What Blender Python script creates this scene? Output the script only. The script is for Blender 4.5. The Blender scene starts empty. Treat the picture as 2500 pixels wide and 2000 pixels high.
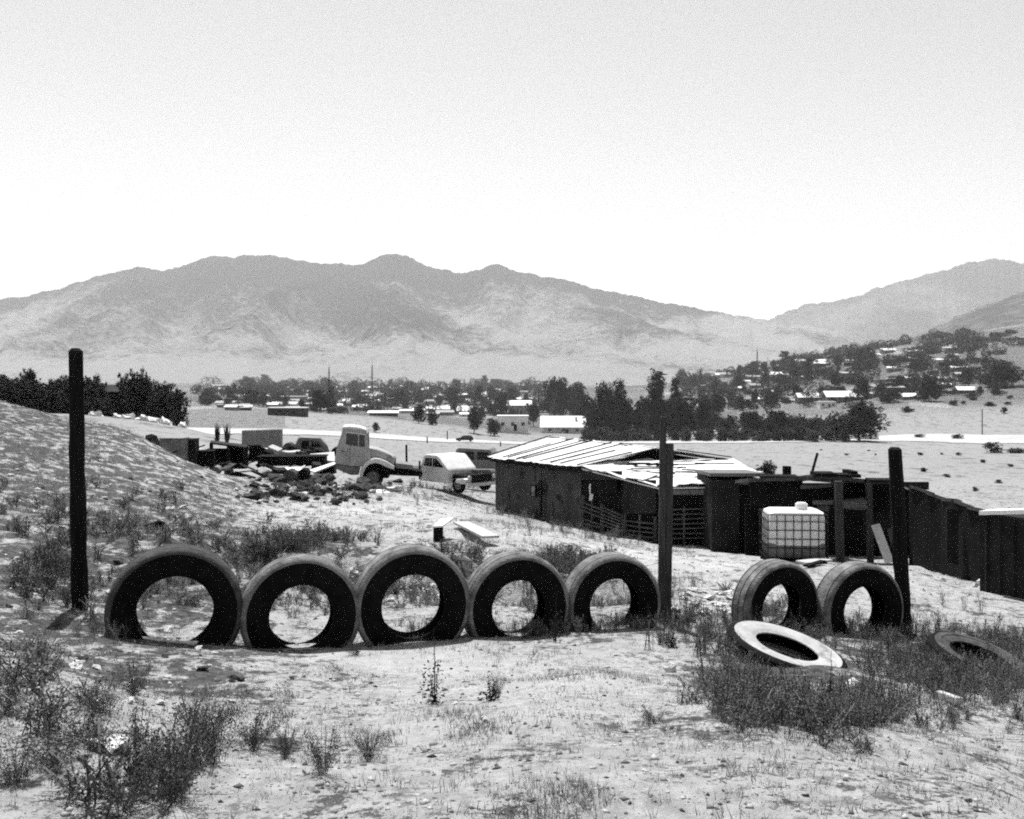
import bpy, bmesh, math, random
import numpy as np
from mathutils import Vector, Matrix

R = math.radians
random.seed(7)
rng = np.random.default_rng(11)
sc = bpy.context.scene
col = sc.collection
F, H0, CZ = 2400.0, 930.0, 1.6          # focal length and horizon row of the 2500 px wide frame, eye height

# ------------------------------------------------------------------ camera, sky, sun, exposure
cam_d = bpy.data.cameras.new("camera")
cam = bpy.data.objects.new("camera", cam_d)
col.objects.link(cam)
cam.location = (0, 0, CZ)
cam.rotation_euler = (R(90), 0, 0)
cam_d.sensor_width = 36.0
cam_d.lens = 36.0 * F / 2500.0
cam_d.shift_y = -(1000 - H0) / 2500.0
cam_d.clip_start = 0.05
cam_d.clip_end = 40000
sc.camera = cam

SUN_EL, SUN_AZ = R(67), R(-14)           # azimuth from +Y towards +X: behind the scene, a little to the left
w = bpy.data.worlds.new("World")
sc.world = w
w.use_nodes = True
nt = w.node_tree
nt.nodes.clear()
sky = nt.nodes.new("ShaderNodeTexSky")
sky.sky_type = 'NISHITA'
sky.sun_disc = False
sky.sun_elevation = SUN_EL
sky.sun_rotation = SUN_AZ
sky.dust_density = 0.5
sky.air_density = 1.3
sky.ozone_density = 0.6
bw = nt.nodes.new("ShaderNodeRGBToBW")   # black and white film
bg = nt.nodes.new("ShaderNodeBackground")
bg.inputs[1].default_value = 0.088
out = nt.nodes.new("ShaderNodeOutputWorld")
nt.links.new(sky.outputs[0], bw.inputs[0])
nt.links.new(bw.outputs[0], bg.inputs[0])
nt.links.new(bg.outputs[0], out.inputs[0])

sun_d = bpy.data.lights.new("sun", 'SUN')
sun_d.energy = 4.8
sun_d.angle = R(0.5)
sun = bpy.data.objects.new("sun", sun_d)
col.objects.link(sun)
sdir = Vector((math.sin(SUN_AZ) * math.cos(SUN_EL), math.cos(SUN_AZ) * math.cos(SUN_EL), math.sin(SUN_EL)))
sun.rotation_euler = sdir.to_track_quat('Z', 'Y').to_euler()
sun.location = (0, 0, 60)

sc.view_settings.view_transform = 'Standard'
sc.view_settings.look = 'None'
sc.view_settings.gamma = 1.0
sc.view_settings.exposure = 0.80
sc.render.engine = 'CYCLES'
sc.cycles.use_adaptive_sampling = True
sc.cycles.adaptive_threshold = 0.04
sc.cycles.adaptive_min_samples = 32
sc.cycles.use_denoising = False          # keep the sampling noise: the photograph is grainy
sc.cycles.pixel_filter_type = 'BLACKMAN_HARRIS'
sc.cycles.filter_width = 2.0
sc.cycles.sample_clamp_direct = 0.8
sc.cycles.sample_clamp_indirect = 0.6
sc.cycles.max_bounces = 5
sc.cycles.diffuse_bounces = 2
sc.cycles.glossy_bounces = 2
sc.cycles.transmission_bounces = 3
sc.cycles.transparent_max_bounces = 8
sc.cycles.volume_bounces = 1

# ------------------------------------------------------------------ numpy noise and terrain
def _hash(ix, iy, seed):
    h = (ix.astype(np.int64) * 374761393 + iy.astype(np.int64) * 668265263 + seed * 69069) & 0x7fffffff
    h = ((h ^ (h >> 13)) * 1274126177) & 0x7fffffff
    return ((h ^ (h >> 16)) & 0xffff) / 65535.0

def vnoise(x, y, seed=0):
    x = np.asarray(x, float); y = np.asarray(y, float)
    ix = np.floor(x); iy = np.floor(y)
    fx = x - ix; fy = y - iy
    fx = fx * fx * (3 - 2 * fx); fy = fy * fy * (3 - 2 * fy)
    a = _hash(ix, iy, seed); b = _hash(ix + 1, iy, seed)
    c = _hash(ix, iy + 1, seed); d = _hash(ix + 1, iy + 1, seed)
    return (a * (1 - fx) + b * fx) * (1 - fy) + (c * (1 - fx) + d * fx) * fy * 1.0

def fbm(x, y, seed=0, octs=4):
    s = 0; a = .5; t = 0
    for i in range(octs):
        s = s + a * vnoise(x * 2 ** i + 17.3 * i, y * 2 ** i - 9.1 * i, seed + i); t += a; a *= .5
    return s / t

CTRL = [  # (u, depth, height relative to the eye)
 (0,3.6,-1.55),(1250,3.6,-1.6),(2500,3.6,-1.66),(0,6,-1.76),(1250,6,-1.99),(2500,6,-2.2),
 (0,8.3,-2.02),(190,9.3,-2.15),(428,8.63,-2.29),(733,8.94,-2.43),(1004,9.25,-2.48),(1258,9.6,-2.49),(1490,9.95,-2.52),(1620,10.2,-2.55),
 (1900,10.7,-2.74),(2110,11.05,-2.84),(2215,11.1,-2.9),(2500,11.8,-3.05),
 (0,13,-1.85),(428,13,-2.25),(600,13,-2.45),(850,13,-2.66),(1258,13,-2.72),(1422,13,-2.80),(1605,14,-2.90),(2150,14,-3.02),(2400,15,-3.2),(2500,14,-3.16),
 (0,20,-1.30),(200,20,-1.80),(428,20,-2.28),(600,20,-2.75),(850,20,-3.0),(1258,20,-3.08),(1422,20,-3.36),(1605,20,-3.55),(1870,19,-3.45),(2150,20,-3.72),(2500,20,-3.8),
 (0,27,-.62),(200,28,-1.2),(300,28,-1.42),(430,30,-2.45),(600,32,-3.2),(850,30,-3.4),(850,38,-4.1),(1050,38,-4.2),(1258,26,-3.7),(1200,36,-4.65),(1422,28,-4.3),
 (1605,25,-4.17),(1735,24.5,-4.15),(1870,23,-4.05),(2300,25,-4.4),(1600,32,-4.9),
 (-300,20,-.9),(-300,27,.1),(-300,40,-.2),
 (0,40,-1.3),(300,40,-3.0),(600,45,-4.5),(1000,50,-5.2),(1500,50,-6.0),(2200,40,-5.6),
 (0,60,-2.2),(200,60,-2.7),(300,82,-3.1),(420,82,-3.6),(1000,60,-6.0),(1500,60,-6.6),(2200,60,-6.6),
 (0,110,-3.6),(200,110,-4.6),(400,110,-5.6),(600,110,-7.0),(1000,100,-8.0),(1500,100,-9.0),(2200,100,-8.6),(2500,100,-8.6),
 (0,190,-6.5),(200,190,-8.0),(600,170,-9.3),(600,230,-11.3),(1000,160,-11),(1000,250,-15.0),(1500,160,-12),(1500,270,-17),(2200,160,-11.4),(2200,270,-15.6),(2500,270,-14.8),
 (500,300,-9.2),(850,258,-13.6),(800,330,-11.3),(800,420,-14),(1000,330,-14.0),(1100,320,-15.6),(1180,300,-17.4),
 (0,300,-7),(0,600,-8),(500,600,-10.5),(800,520,-17),(800,800,-16),(800,1500,-14),(1250,400,-19),(1250,700,-17.5),(1250,1200,-14),(1250,2500,-12),(1250,5000,-5),
 (0,1500,-8),(0,4000,0),(1700,1100,0),(1750,400,-17),(1750,700,-9.5),(1750,900,-2),
 (1900,400,-14),(1900,650,-2),(1900,900,12),(2150,330,-12),(2150,450,-4),(2150,650,12),(2150,850,27),
 (2500,350,-8),(2500,500,8),(2500,650,28),(2500,850,50),(2800,850,70),
 (1900,1500,5),(2150,1500,18),(2500,1500,40),(2500,5000,0),(0,9000,0),(1250,9000,0),(2500,9000,0),
]
_pts = [((u - 1250) / F * d, d, z) for u, d, z in CTRL] + [(-2,-4,-1.55),(0,-4,-1.6),(2,-4,-1.62),(-4,0,-1.45),(0,0,-1.6),(4,0,-1.7)]
_pts = np.array(_pts)
_cs = np.stack([_pts[:, 0] / (_pts[:, 1] + 6) * 2.2, np.log(_pts[:, 1] + 6)], 1)
_ct = (_pts[:, 2] + 1.6) / (_pts[:, 1] + 6)

def _phi(r2):
    return np.where(r2 > 1e-12, 0.5 * r2 * np.log(r2 + 1e-20), 0)
_n = len(_cs)
_K = _phi(((_cs[:, None] - _cs[None]) ** 2).sum(-1)) + np.eye(_n) * 2e-5
_Pm = np.concatenate([np.ones((_n, 1)), _cs], 1)
_A = np.zeros((_n + 3, _n + 3)); _A[:_n, :_n] = _K; _A[:_n, _n:] = _Pm; _A[_n:, :_n] = _Pm.T
_W = np.linalg.solve(_A, np.concatenate([_ct, np.zeros(3)]))

def smooth_h(x, y):
    x = np.asarray(x, float).ravel(); y = np.maximum(np.asarray(y, float).ravel(), -4.5)
    s = np.clip(x / (y + 6), -.62, .62) * 2.2; r = np.log(y + 6)
    o = _W[_n] + _W[_n + 1] * s + _W[_n + 2] * r
    for i in range(_n):
        o = o + _W[i] * _phi((s - _cs[i, 0]) ** 2 + (r - _cs[i, 1]) ** 2)
    return o * (y + 6)                      # world height (the ground under the camera is about 0)

def sstep(a, b, t):
    t = np.clip((t - a) / (b - a), 0, 1); return t * t * (3 - 2 * t)

def gz(x, y):
    x = np.asarray(x, float).ravel(); y = np.asarray(y, float).ravel()
    z = smooth_h(x, y)
    dist = np.abs(y) + 3
    for wl, am, sd in ((.22, .014, 1), (.5, .07, 2), (1.3, .15, 3), (4, .14, 4), (14, .3, 5), (60, 1.0, 6)):
        calm = 1 - .55 * np.exp(-((y - 9.3 - .32 * x) / 1.4) ** 2)
        k = calm * np.clip(wl * 40 / dist, 0, 1) * np.clip(dist / (wl * 4), 0, 1)
        # calm around the tyre row and the house walls
        z = z + am * k * (vnoise(x / wl + 31.7, y / wl + 3.1, sd) - .5)
    u = 1250 + F * x / np.maximum(y, .5)
    # the hollow behind the row, ending in a cut bank
    dep = sstep(1010, 1090, u) * (1 - sstep(1500, 1590, u)) * sstep(11.2, 12.6, y) * (1 - sstep(15.0, 15.2, y + .35 * (vnoise(x * 1.3, y * .3, 8) - .5)))
    z = z - .5 * dep
    # dug patch behind the second tyre
    wob = .5 * (vnoise(x * 1.7, y * .4, 12) - .5)
    dep = np.exp(-((x + 3.05) / 1.15) ** 4) * sstep(12.6, 13.8, y) * (1 - sstep(14.7, 14.9, y + wob))
    z = z - .42 * dep
    m = np.exp(-((x + 3.1) / 1.5) ** 2 - ((y - 15.9) / .7) ** 2)
    z = z + .12 * m
    # soil mound by the truck
    z = z + .55 * np.exp(-((x + 5.9) / .9) ** 2 - ((y - 35.0) / 1.0) ** 2)
    return z

def gz1(x, y):
    return float(gz([x], [y])[0])

def hit(u, v, dmin=3.0, dmax=3000.0):
    d = np.geomspace(dmin, dmax, 420)
    x = (u - 1250) / F * d
    zr = CZ - (v - H0) / F * d
    g = gz(x, d)
    k = np.nonzero(g >= zr)[0]
    if len(k) == 0:
        i = int(np.argmin(zr - g)); dd = d[i]
    elif k[0] == 0:
        dd = d[0]
    else:
        i = k[0]; a = zr[i - 1] - g[i - 1]; b = g[i] - zr[i]
        dd = d[i - 1] + (d[i] - d[i - 1]) * a / (a + b)
    x = (u - 1250) / F * dd
    return Vector((x, dd, gz1(x, dd)))

def P(u, v, d):
    return Vector(((u - 1250) / F * d, d, CZ - (v - H0) / F * d))

# ------------------------------------------------------------------ materials
def mat(name, rough=.9, spec=.2):
    m = bpy.data.materials.new(name); m.use_nodes = True
    b = m.node_tree.nodes["Principled BSDF"]
    b.inputs["Roughness"].default_value = rough
    b.inputs["Specular IOR Level"].default_value = spec
    return m, m.node_tree, b

def noisy(name, lo, hi, scale=5.0, detail=6, rough=.9, spec=.06, p0=.3, p1=.7, bump=0, bscale=None, stretch=None, second=None):
    """grey surface whose own colour wanders between lo and hi"""
    m, t, b = mat(name, rough, spec)
    tc = t.nodes.new("ShaderNodeTexCoord")
    src = tc.outputs["Object"]
    if stretch:
        mp = t.nodes.new("ShaderNodeMapping"); mp.inputs["Scale"].default_value = stretch
        t.links.new(src, mp.inputs[0]); src = mp.outputs[0]
    n = t.nodes.new("ShaderNodeTexNoise"); n.inputs["Scale"].default_value = scale; n.inputs["Detail"].default_value = detail
    n.inputs["Roughness"].default_value = .65
    t.links.new(src, n.inputs["Vector"])
    cr = t.nodes.new("ShaderNodeValToRGB")
    cr.color_ramp.elements[0].position = p0; cr.color_ramp.elements[1].position = p1
    cr.color_ramp.elements[0].color = (lo, lo, lo, 1); cr.color_ramp.elements[1].color = (hi, hi, hi, 1)
    t.links.new(n.outputs[0], cr.inputs[0])
    c = cr.outputs[0]
    if second:                       # (scale, dark value, threshold) blotches of dirt or rust
        n2 = t.nodes.new("ShaderNodeTexNoise"); n2.inputs["Scale"].default_value = second[0]; n2.inputs["Detail"].default_value = 5
        t.links.new(src, n2.inputs["Vector"])
        c2 = t.nodes.new("ShaderNodeValToRGB")
        c2.color_ramp.elements[0].position = second[2]; c2.color_ramp.elements[1].position = second[2] + .12
        t.links.new(n2.outputs[0], c2.inputs[0])
        mx = t.nodes.new("ShaderNodeMix"); mx.data_type = 'RGBA'
        t.links.new(c2.outputs[0], mx.inputs[0]); t.links.new(c, mx.inputs[6])
        mx.inputs[7].default_value = (second[1],) * 3 + (1,)
        c = mx.outputs[2]
    t.links.new(c, b.inputs["Base Color"])
    if bump:
        n3 = t.nodes.new("ShaderNodeTexNoise"); n3.inputs["Scale"].default_value = bscale or scale * 3; n3.inputs["Detail"].default_value = 4
        t.links.new(src, n3.inputs["Vector"])
        bp = t.nodes.new("ShaderNodeBump"); bp.inputs["Strength"].default_value = bump; bp.inputs["Distance"].default_value = .05
        t.links.new(n3.outputs[0], bp.inputs["Height"]); t.links.new(bp.outputs[0], b.inputs["Normal"])
    return m

M = {}
M['rubber'] = noisy('rubber', .003, .010, 9, rough=.8, spec=.06, bump=.3, bscale=40)
M['rubber_dusty'] = noisy('rubber_dusty', .07, .23, 7, rough=.88, spec=.1, p0=.35, p1=.65, bump=.3, bscale=45)
M['rubber_worn'] = noisy('rubber_worn', .03, .10, 7, rough=.88, spec=.1, bump=.3, bscale=45)
M['rubber_pale'] = noisy('rubber_pale', .26, .42, 5, rough=.9, second=(6, .18, .58), bump=.2, bscale=40)
M['wood_dark'] = noisy('wood_dark', .005, .016, 6, stretch=(6, 6, .6), rough=.9, bump=.6, bscale=9)
M['wood_grey'] = noisy('wood_grey', .03, .085, 6, stretch=(6, 6, .6), rough=.9, bump=.5, bscale=9)
M['wood_mid'] = noisy('wood_mid', .08, .2, 6, stretch=(3, 3, 1), rough=.9, bump=.3)
M['wood_pale'] = noisy('wood_pale', .3, .48, 4, stretch=(1, 5, 5), rough=.8)
M['stucco'] = noisy('stucco', .035, .09, 1.1, rough=.95, second=(2.2, .018, .54), bump=.4, bscale=14)
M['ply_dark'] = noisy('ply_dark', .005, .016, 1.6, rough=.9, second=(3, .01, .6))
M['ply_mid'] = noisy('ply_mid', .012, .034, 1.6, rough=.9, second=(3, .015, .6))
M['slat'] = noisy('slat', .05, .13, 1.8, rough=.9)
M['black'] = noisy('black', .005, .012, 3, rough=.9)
M['dark_steel'] = noisy('dark_steel', .008, .026, 4, rough=.8, spec=.08)
M['rust'] = noisy('rust', .03, .10, 4, rough=.85, second=(3, .02, .6))
M['sheet'] = noisy('sheet', .62, .85, 1.3, rough=.5, spec=.5, second=(2.6, .4, .64))
M['sheet_old'] = noisy('sheet_old', .5, .75, 1.7, rough=.55, spec=.4, second=(2.2, .2, .62))
M['white_plastic'] = noisy('white_plastic', .7, .82, 2, rough=.45, spec=.4)
M['white_cloth'] = noisy('white_cloth', .75, .85, 3)
M['truck_paint'] = noisy('truck_paint', .24, .38, 2.4, rough=.45, spec=.5, second=(3.2, .12, .58))
M['white_paint'] = noisy('white_paint', .5, .7, 2.4, rough=.35, spec=.5, second=(4, .45, .66))
M['grey_paint'] = noisy('grey_paint', .09, .19, 2.4, rough=.6, spec=.4, second=(3.2, .1, .6))
M['rock_dark'] = noisy('rock_dark', .01, .085, 3, rough=.95, bump=.6)
M['rock_pale'] = noisy('rock_pale', .4, .7, 3, rough=.95, bump=.6)
M['wall_white'] = noisy('wall_white', .55, .75, .25, rough=.9)
M['wall_grey'] = noisy('wall_grey', .14, .28, .25, rough=.9)
M['wall_dark'] = noisy('wall_dark', .02, .05, .25, rough=.9)
M['roof_white'] = noisy('roof_white', .65, .85, .2, rough=.6)
M['roof_grey'] = noisy('roof_grey', .25, .42, .2, rough=.8)
M['tile_roof'] = noisy('tile_roof', .12, .34, 1.6, stretch=(.3, 3, 3), rough=.9)
M['road'] = noisy('road', .3, .44, .06, rough=.95)
M['bark'] = noisy('bark', .06, .14, 3, rough=.95)
m, t, b = mat('glass_dark', .08, .6); b.inputs["Base Color"].default_value = (.012, .012, .012, 1); M['glass'] = m
m, t, b = mat('lamp_glass', .1, .6); b.inputs["Base Color"].default_value = (.6, .6, .6, 1); M['lamp'] = m

def leaf_mat(name, lo, hi, dry=None):
    m, t, b = mat(name, .8, .06)
    g = t.nodes.new("ShaderNodeNewGeometry")
    cr = t.nodes.new("ShaderNodeValToRGB")
    cr.color_ramp.elements[0].color = (lo, lo, lo, 1); cr.color_ramp.elements[1].color = (hi, hi, hi, 1)
    t.links.new(g.outputs["Random Per Island"], cr.inputs[0]); t.links.new(cr.outputs[0], b.inputs["Base Color"])
    return m
M['leaf_dark'] = leaf_mat('leaf_dark', .012, .045)
M['leaf_mid'] = leaf_mat('leaf_mid', .035, .10)
M['leaf_weed'] = leaf_mat('leaf_weed', .035, .17)
M['leaf_bush'] = leaf_mat('leaf_bush', .025, .12)
M['straw'] = leaf_mat('straw', .2, .4)
M['straw_dark'] = leaf_mat('straw_dark', .05, .2)

# the ground: pale dust, dry grass, scrub; two painted-in masks hold where each grows, plus shade painted in the hollows
def ground_material():
    m, t, b = mat('dry_ground', .97, .05)
    L = t.links.new; N = t.nodes.new
    tc = N("ShaderNodeTexCoord")
    def noise(scale, detail=6, rough=.62, st=None):
        n = N("ShaderNodeTexNoise"); n.inputs["Scale"].default_value = scale; n.inputs["Detail"].default_value = detail; n.inputs["Roughness"].default_value = rough
        src = tc.outputs["Object"]
        if st:
            mp = N("ShaderNodeMapping"); mp.inputs["Scale"].default_value = st; L(src, mp.inputs[0]); src = mp.outputs[0]
        L(src, n.inputs["Vector"]); return n.outputs[0]
    def ramp(src, p0, p1, c0=0., c1=1.):
        r = N("ShaderNodeValToRGB"); r.color_ramp.elements[0].position = p0; r.color_ramp.elements[1].position = p1
        r.color_ramp.elements[0].color = (c0,) * 3 + (1,); r.color_ramp.elements[1].color = (c1,) * 3 + (1,)
        L(src, r.inputs[0]); return r.outputs[0]
    def math_(op, a, b_):
        n = N("ShaderNodeMath"); n.operation = op
        for i, q in enumerate((a, b_)):
            if isinstance(q, (int, float)): n.inputs[i].default_value = q
            else: L(q, n.inputs[i])
        return n.outputs[0]
    def mix(f, a, b_):
        n = N("ShaderNodeMix"); n.data_type = 'RGBA'
        for k, q in ((0, f), (6, a), (7, b_)):
            if isinstance(q, (int, float)): n.inputs[k].default_value = q if k == 0 else (q, q, q, 1)
            else: L(q, n.inputs[k])
        return n.outputs[2]
    pale = N("ShaderNodeAttribute"); pale.attribute_name = "pale"
    scrub = N("ShaderNodeAttribute"); scrub.attribute_name = "scrub"  # this mask also carries the shade painted into the hollows
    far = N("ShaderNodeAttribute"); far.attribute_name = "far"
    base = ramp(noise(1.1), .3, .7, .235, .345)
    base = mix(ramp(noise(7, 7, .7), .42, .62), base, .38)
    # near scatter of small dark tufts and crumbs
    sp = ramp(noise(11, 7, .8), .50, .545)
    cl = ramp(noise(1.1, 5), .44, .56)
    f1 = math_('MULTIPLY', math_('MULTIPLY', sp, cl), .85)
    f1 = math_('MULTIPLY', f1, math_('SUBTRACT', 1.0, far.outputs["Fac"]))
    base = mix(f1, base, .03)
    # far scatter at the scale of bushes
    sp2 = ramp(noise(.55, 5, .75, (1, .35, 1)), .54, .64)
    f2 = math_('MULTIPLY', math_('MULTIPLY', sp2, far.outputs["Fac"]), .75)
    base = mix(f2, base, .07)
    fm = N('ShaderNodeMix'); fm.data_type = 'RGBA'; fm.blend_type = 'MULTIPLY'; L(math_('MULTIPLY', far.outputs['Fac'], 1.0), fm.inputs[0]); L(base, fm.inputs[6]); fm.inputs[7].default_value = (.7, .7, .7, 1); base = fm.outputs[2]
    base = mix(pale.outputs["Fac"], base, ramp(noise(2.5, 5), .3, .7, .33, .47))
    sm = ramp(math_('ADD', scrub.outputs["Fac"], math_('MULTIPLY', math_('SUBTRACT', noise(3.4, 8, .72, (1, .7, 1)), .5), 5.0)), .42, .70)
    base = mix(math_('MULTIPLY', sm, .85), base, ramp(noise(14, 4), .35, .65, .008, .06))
    L(base, b.inputs["Base Color"])
    bp = N("ShaderNodeBump"); bp.inputs["Strength"].default_value = .65; bp.inputs["Distance"].default_value = .09
    L(noise(13, 8, .75), bp.inputs["Height"]); L(bp.outputs[0], b.inputs["Normal"])
    return m
M['ground'] = ground_material()

# ------------------------------------------------------------------ object helpers
def tag(o, label=None, cat=None, group=None, kind=None):
    if label: o['label'] = label
    if cat: o['category'] = cat
    if group: o['group'] = group
    if kind: o['kind'] = kind
    return o

def thing(name, label, cat, loc=(0, 0, 0), rot=(0, 0, 0), group=None):
    o = bpy.data.objects.new(name, None); col.objects.link(o)
    o.empty_display_size = .2
    o.location = loc; o.rotation_euler = rot
    return tag(o, label, cat, group)

def link_mesh(name, me, m, parent=None):
    if m and not me.materials: me.materials.append(M[m] if isinstance(m, str) else m)
    o = bpy.data.objects.new(name, me); col.objects.link(o)
    if parent: o.parent = parent
    return o

def np_mesh(name, verts, faces, smooth=False):
    """faces: (n,3) or (n,4) array"""
    me = bpy.data.meshes.new(name)
    v = np.asarray(verts, dtype=np.float32); f = np.asarray(faces, dtype=np.int32)
    k = f.shape[1]
    me.vertices.add(len(v)); me.vertices.foreach_set("co", v.ravel())
    me.loops.add(f.size); me.loops.foreach_set("vertex_index", f.ravel())
    me.polygons.add(len(f)); me.polygons.foreach_set("loop_start", np.arange(0, f.size, k, dtype=np.int32))
    if smooth: me.polygons.foreach_set("use_smooth", np.ones(len(f), bool))
    me.update(calc_edges=True)
    return me

class MB:
    def __init__(s): s.bm = bmesh.new()
    def box(s, c, size, rot=None, bev=0, taper=None):
        mt = Matrix.Translation(Vector(c))
        if rot is not None: mt = mt @ (rot.to_4x4() if isinstance(rot, Matrix) else Matrix.Rotation(rot, 4, 'Z'))
        r = bmesh.ops.create_cube(s.bm, size=1.0, matrix=mt @ Matrix.Diagonal((*size, 1)))
        if bev:
            es = list({e for v in r['verts'] for e in v.link_edges})
            bmesh.ops.bevel(s.bm, geom=es, offset=bev, segments=2, profile=.6, affect='EDGES')
        return s
    def bar(s, a, b, wx, wy=None, up=Vector((0, 0, 1)), bev=0):
        a = Vector(a); b = Vector(b); z = (b - a)
        L = z.length; z.normalize()
        if abs(z.dot(up)) > .98: up = Vector((0, 1, 0))
        x = up.cross(z).normalized(); y = z.cross(x)
        rot = Matrix((x, y, z)).transposed()
        return s.box((a + b) / 2, (wx, wy or wx, L), rot, bev)
    def tube(s, a, b, r0, r1=None, n=10, cap=True):
        a = Vector(a); b = Vector(b); d = b - a; L = d.length
        q = d.to_track_quat('Z', 'Y').to_matrix().to_4x4()
        bmesh.ops.create_cone(s.bm, cap_ends=cap, segments=n, radius1=r0, radius2=r0 if r1 is None else r1, depth=L,
                              matrix=Matrix.Translation((a + b) / 2) @ q)
        return s
    def poly(s, pts, thick=None):
        vs = [s.bm.verts.new(p) for p in pts]
        f = s.bm.faces.new(vs)
        if thick is not None:
            r = bmesh.ops.extrude_face_region(s.bm, geom=[f])
            bmesh.ops.translate(s.bm, verts=[g for g in r['geom'] if isinstance(g, bmesh.types.BMVert)], vec=Vector(thick))
        return s
    def prism(s, prof, y0, y1, bev=0, inset=0, seg=2):
        """side profile (x,z) given width along y"""
        vs = [s.bm.verts.new((x, y0, z)) for x, z in prof]
        f = s.bm.faces.new(vs)
        r = bmesh.ops.extrude_face_region(s.bm, geom=[f])
        nv = [g for g in r['geom'] if isinstance(g, bmesh.types.BMVert)]
        bmesh.ops.translate(s.bm, verts=nv, vec=(0, y1 - y0, 0))
        if bev:
            es = list({e for v in vs + nv for e in v.link_edges})
            bmesh.ops.bevel(s.bm, geom=es, offset=bev, segments=seg, profile=.5, affect='EDGES')
        return s
    def lathe(s, prof, n=48, axis='Y', close=True):
        """prof: (radius, along axis)"""
        rings = []
        for i in range(n):
            a = 2 * math.pi * i / n
            rings.append([s.bm.verts.new((r * math.cos(a), h, r * math.sin(a)) if axis == 'Y' else (r * math.cos(a), r * math.sin(a), h)) for r, h in prof])
        k = len(prof)
        for i in range(n):
            A = rings[i]; B = rings[(i + 1) % n]
            for j in range(k if close else k - 1):
                j2 = (j + 1) % k
                try: s.bm.faces.new((A[j], A[j2], B[j2], B[j]))
                except ValueError: pass
        return s
    def mesh(s, name, smooth=False):
        bmesh.ops.recalc_face_normals(s.bm, faces=s.bm.faces)
        me = bpy.data.meshes.new(name); s.bm.to_mesh(me); s.bm.free()
        if smooth:
            me.polygons.foreach_set("use_smooth", [True] * len(me.polygons))
            try: me.set_sharp_from_angle(angle=R(40))
            except Exception: pass
        return me
    def build(s, name, m, parent=None, smooth=False):
        return link_mesh(name, s.mesh(name, smooth), m, parent)

def copy_tree(o, parent=None):
    c = o.copy(); col.objects.link(c)
    if parent: c.parent = parent
    for ch in list(o.children): copy_tree(ch, c)
    return c

# ------------------------------------------------------------------ GROUND
NR, NC = 1150, 620
yy = np.exp(np.linspace(math.log(1.6), math.log(6300.0), NR)) - 6
ss = np.linspace(-1, 1, NC); ss = .78 * ss + .5 * ss ** 5
Y, S = np.meshgrid(yy, ss, indexing='ij')
X = S * (Y + 6)
Z = gz(X, Y).reshape(X.shape)
idx = np.arange(NR * NC).reshape(NR, NC)
faces = np.stack([idx[:-1, :-1], idx[:-1, 1:], idx[1:, 1:], idx[1:, :-1]], -1).reshape(-1, 4)
me = np_mesh('ground', np.stack([X.ravel(), Y.ravel(), Z.ravel()], 1), faces, True)
xs, ys, zs = X.ravel(), Y.ravel(), Z.ravel()
yc = np.maximum(ys, .8)
UU = 1250 + F * xs / yc
VV = H0 + F * (CZ - zs) / yc
def blobs(L):
    o = np.zeros(len(xs))
    for u, v, ru, rv, a in L:
        o = np.maximum(o, a * np.exp(-((UU - u) / ru) ** 2 - ((VV - v) / rv) ** 2))
    return o
def band(pts, wv):
    us = [p[0] for p in pts]; vs = [p[1] for p in pts]
    c = np.interp(UU, us, vs, left=-9999, right=-9999)
    return np.exp(-((VV - c) / wv) ** 2)
nearm = (ys > 5) & (ys < 60)
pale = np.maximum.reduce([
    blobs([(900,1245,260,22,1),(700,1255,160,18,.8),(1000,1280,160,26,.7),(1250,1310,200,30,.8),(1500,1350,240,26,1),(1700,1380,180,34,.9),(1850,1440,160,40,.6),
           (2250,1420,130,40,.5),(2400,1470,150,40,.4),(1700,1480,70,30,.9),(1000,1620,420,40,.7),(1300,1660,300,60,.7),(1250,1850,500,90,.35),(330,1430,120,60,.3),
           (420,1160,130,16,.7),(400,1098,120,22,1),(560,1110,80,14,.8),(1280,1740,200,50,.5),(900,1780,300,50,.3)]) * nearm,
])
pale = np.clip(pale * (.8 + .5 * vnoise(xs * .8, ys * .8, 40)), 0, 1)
scrub_shade = np.maximum.reduce([
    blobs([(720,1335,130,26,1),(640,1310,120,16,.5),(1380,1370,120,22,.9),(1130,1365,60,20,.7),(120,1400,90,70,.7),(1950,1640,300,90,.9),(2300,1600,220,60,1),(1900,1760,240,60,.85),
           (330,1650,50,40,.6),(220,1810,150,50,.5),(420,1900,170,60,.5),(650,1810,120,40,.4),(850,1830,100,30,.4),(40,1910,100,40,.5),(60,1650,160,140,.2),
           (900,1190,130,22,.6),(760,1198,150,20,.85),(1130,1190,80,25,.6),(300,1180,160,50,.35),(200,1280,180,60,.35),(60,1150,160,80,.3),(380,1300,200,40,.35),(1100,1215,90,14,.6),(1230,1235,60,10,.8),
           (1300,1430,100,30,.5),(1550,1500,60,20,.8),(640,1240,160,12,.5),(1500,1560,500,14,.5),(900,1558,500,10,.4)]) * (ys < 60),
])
scrub_shade = np.maximum(scrub_shade, .74 * (ys < 45) * (ys > 6) * np.exp(-np.clip((UU - 350) / 420, 0, 9) ** 2) * ((VV > 975) & (VV < 1760)))
scrub_shade = np.maximum(scrub_shade, np.where(VV < 1560, .20, .02) * (ys < 60))
scrub_shade = np.maximum(scrub_shade, 1.3 * blobs([(1390,1368,120,18,1),(740,1326,110,24,1),(640,1345,60,12,.8),(880,1350,50,14,.8),(120,1400,60,50,.8),(1120,1372,50,10,.9)]) * (ys < 60))  # shade of the cut bank and dug hollows, painted into the ground colour
scrub_shade = np.maximum(scrub_shade, .55 * ((VV > 985) & (VV < 1045) & (UU < 700) & (ys > 180)))
farm = np.clip((ys - 30) / 50, 0, 1)
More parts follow.
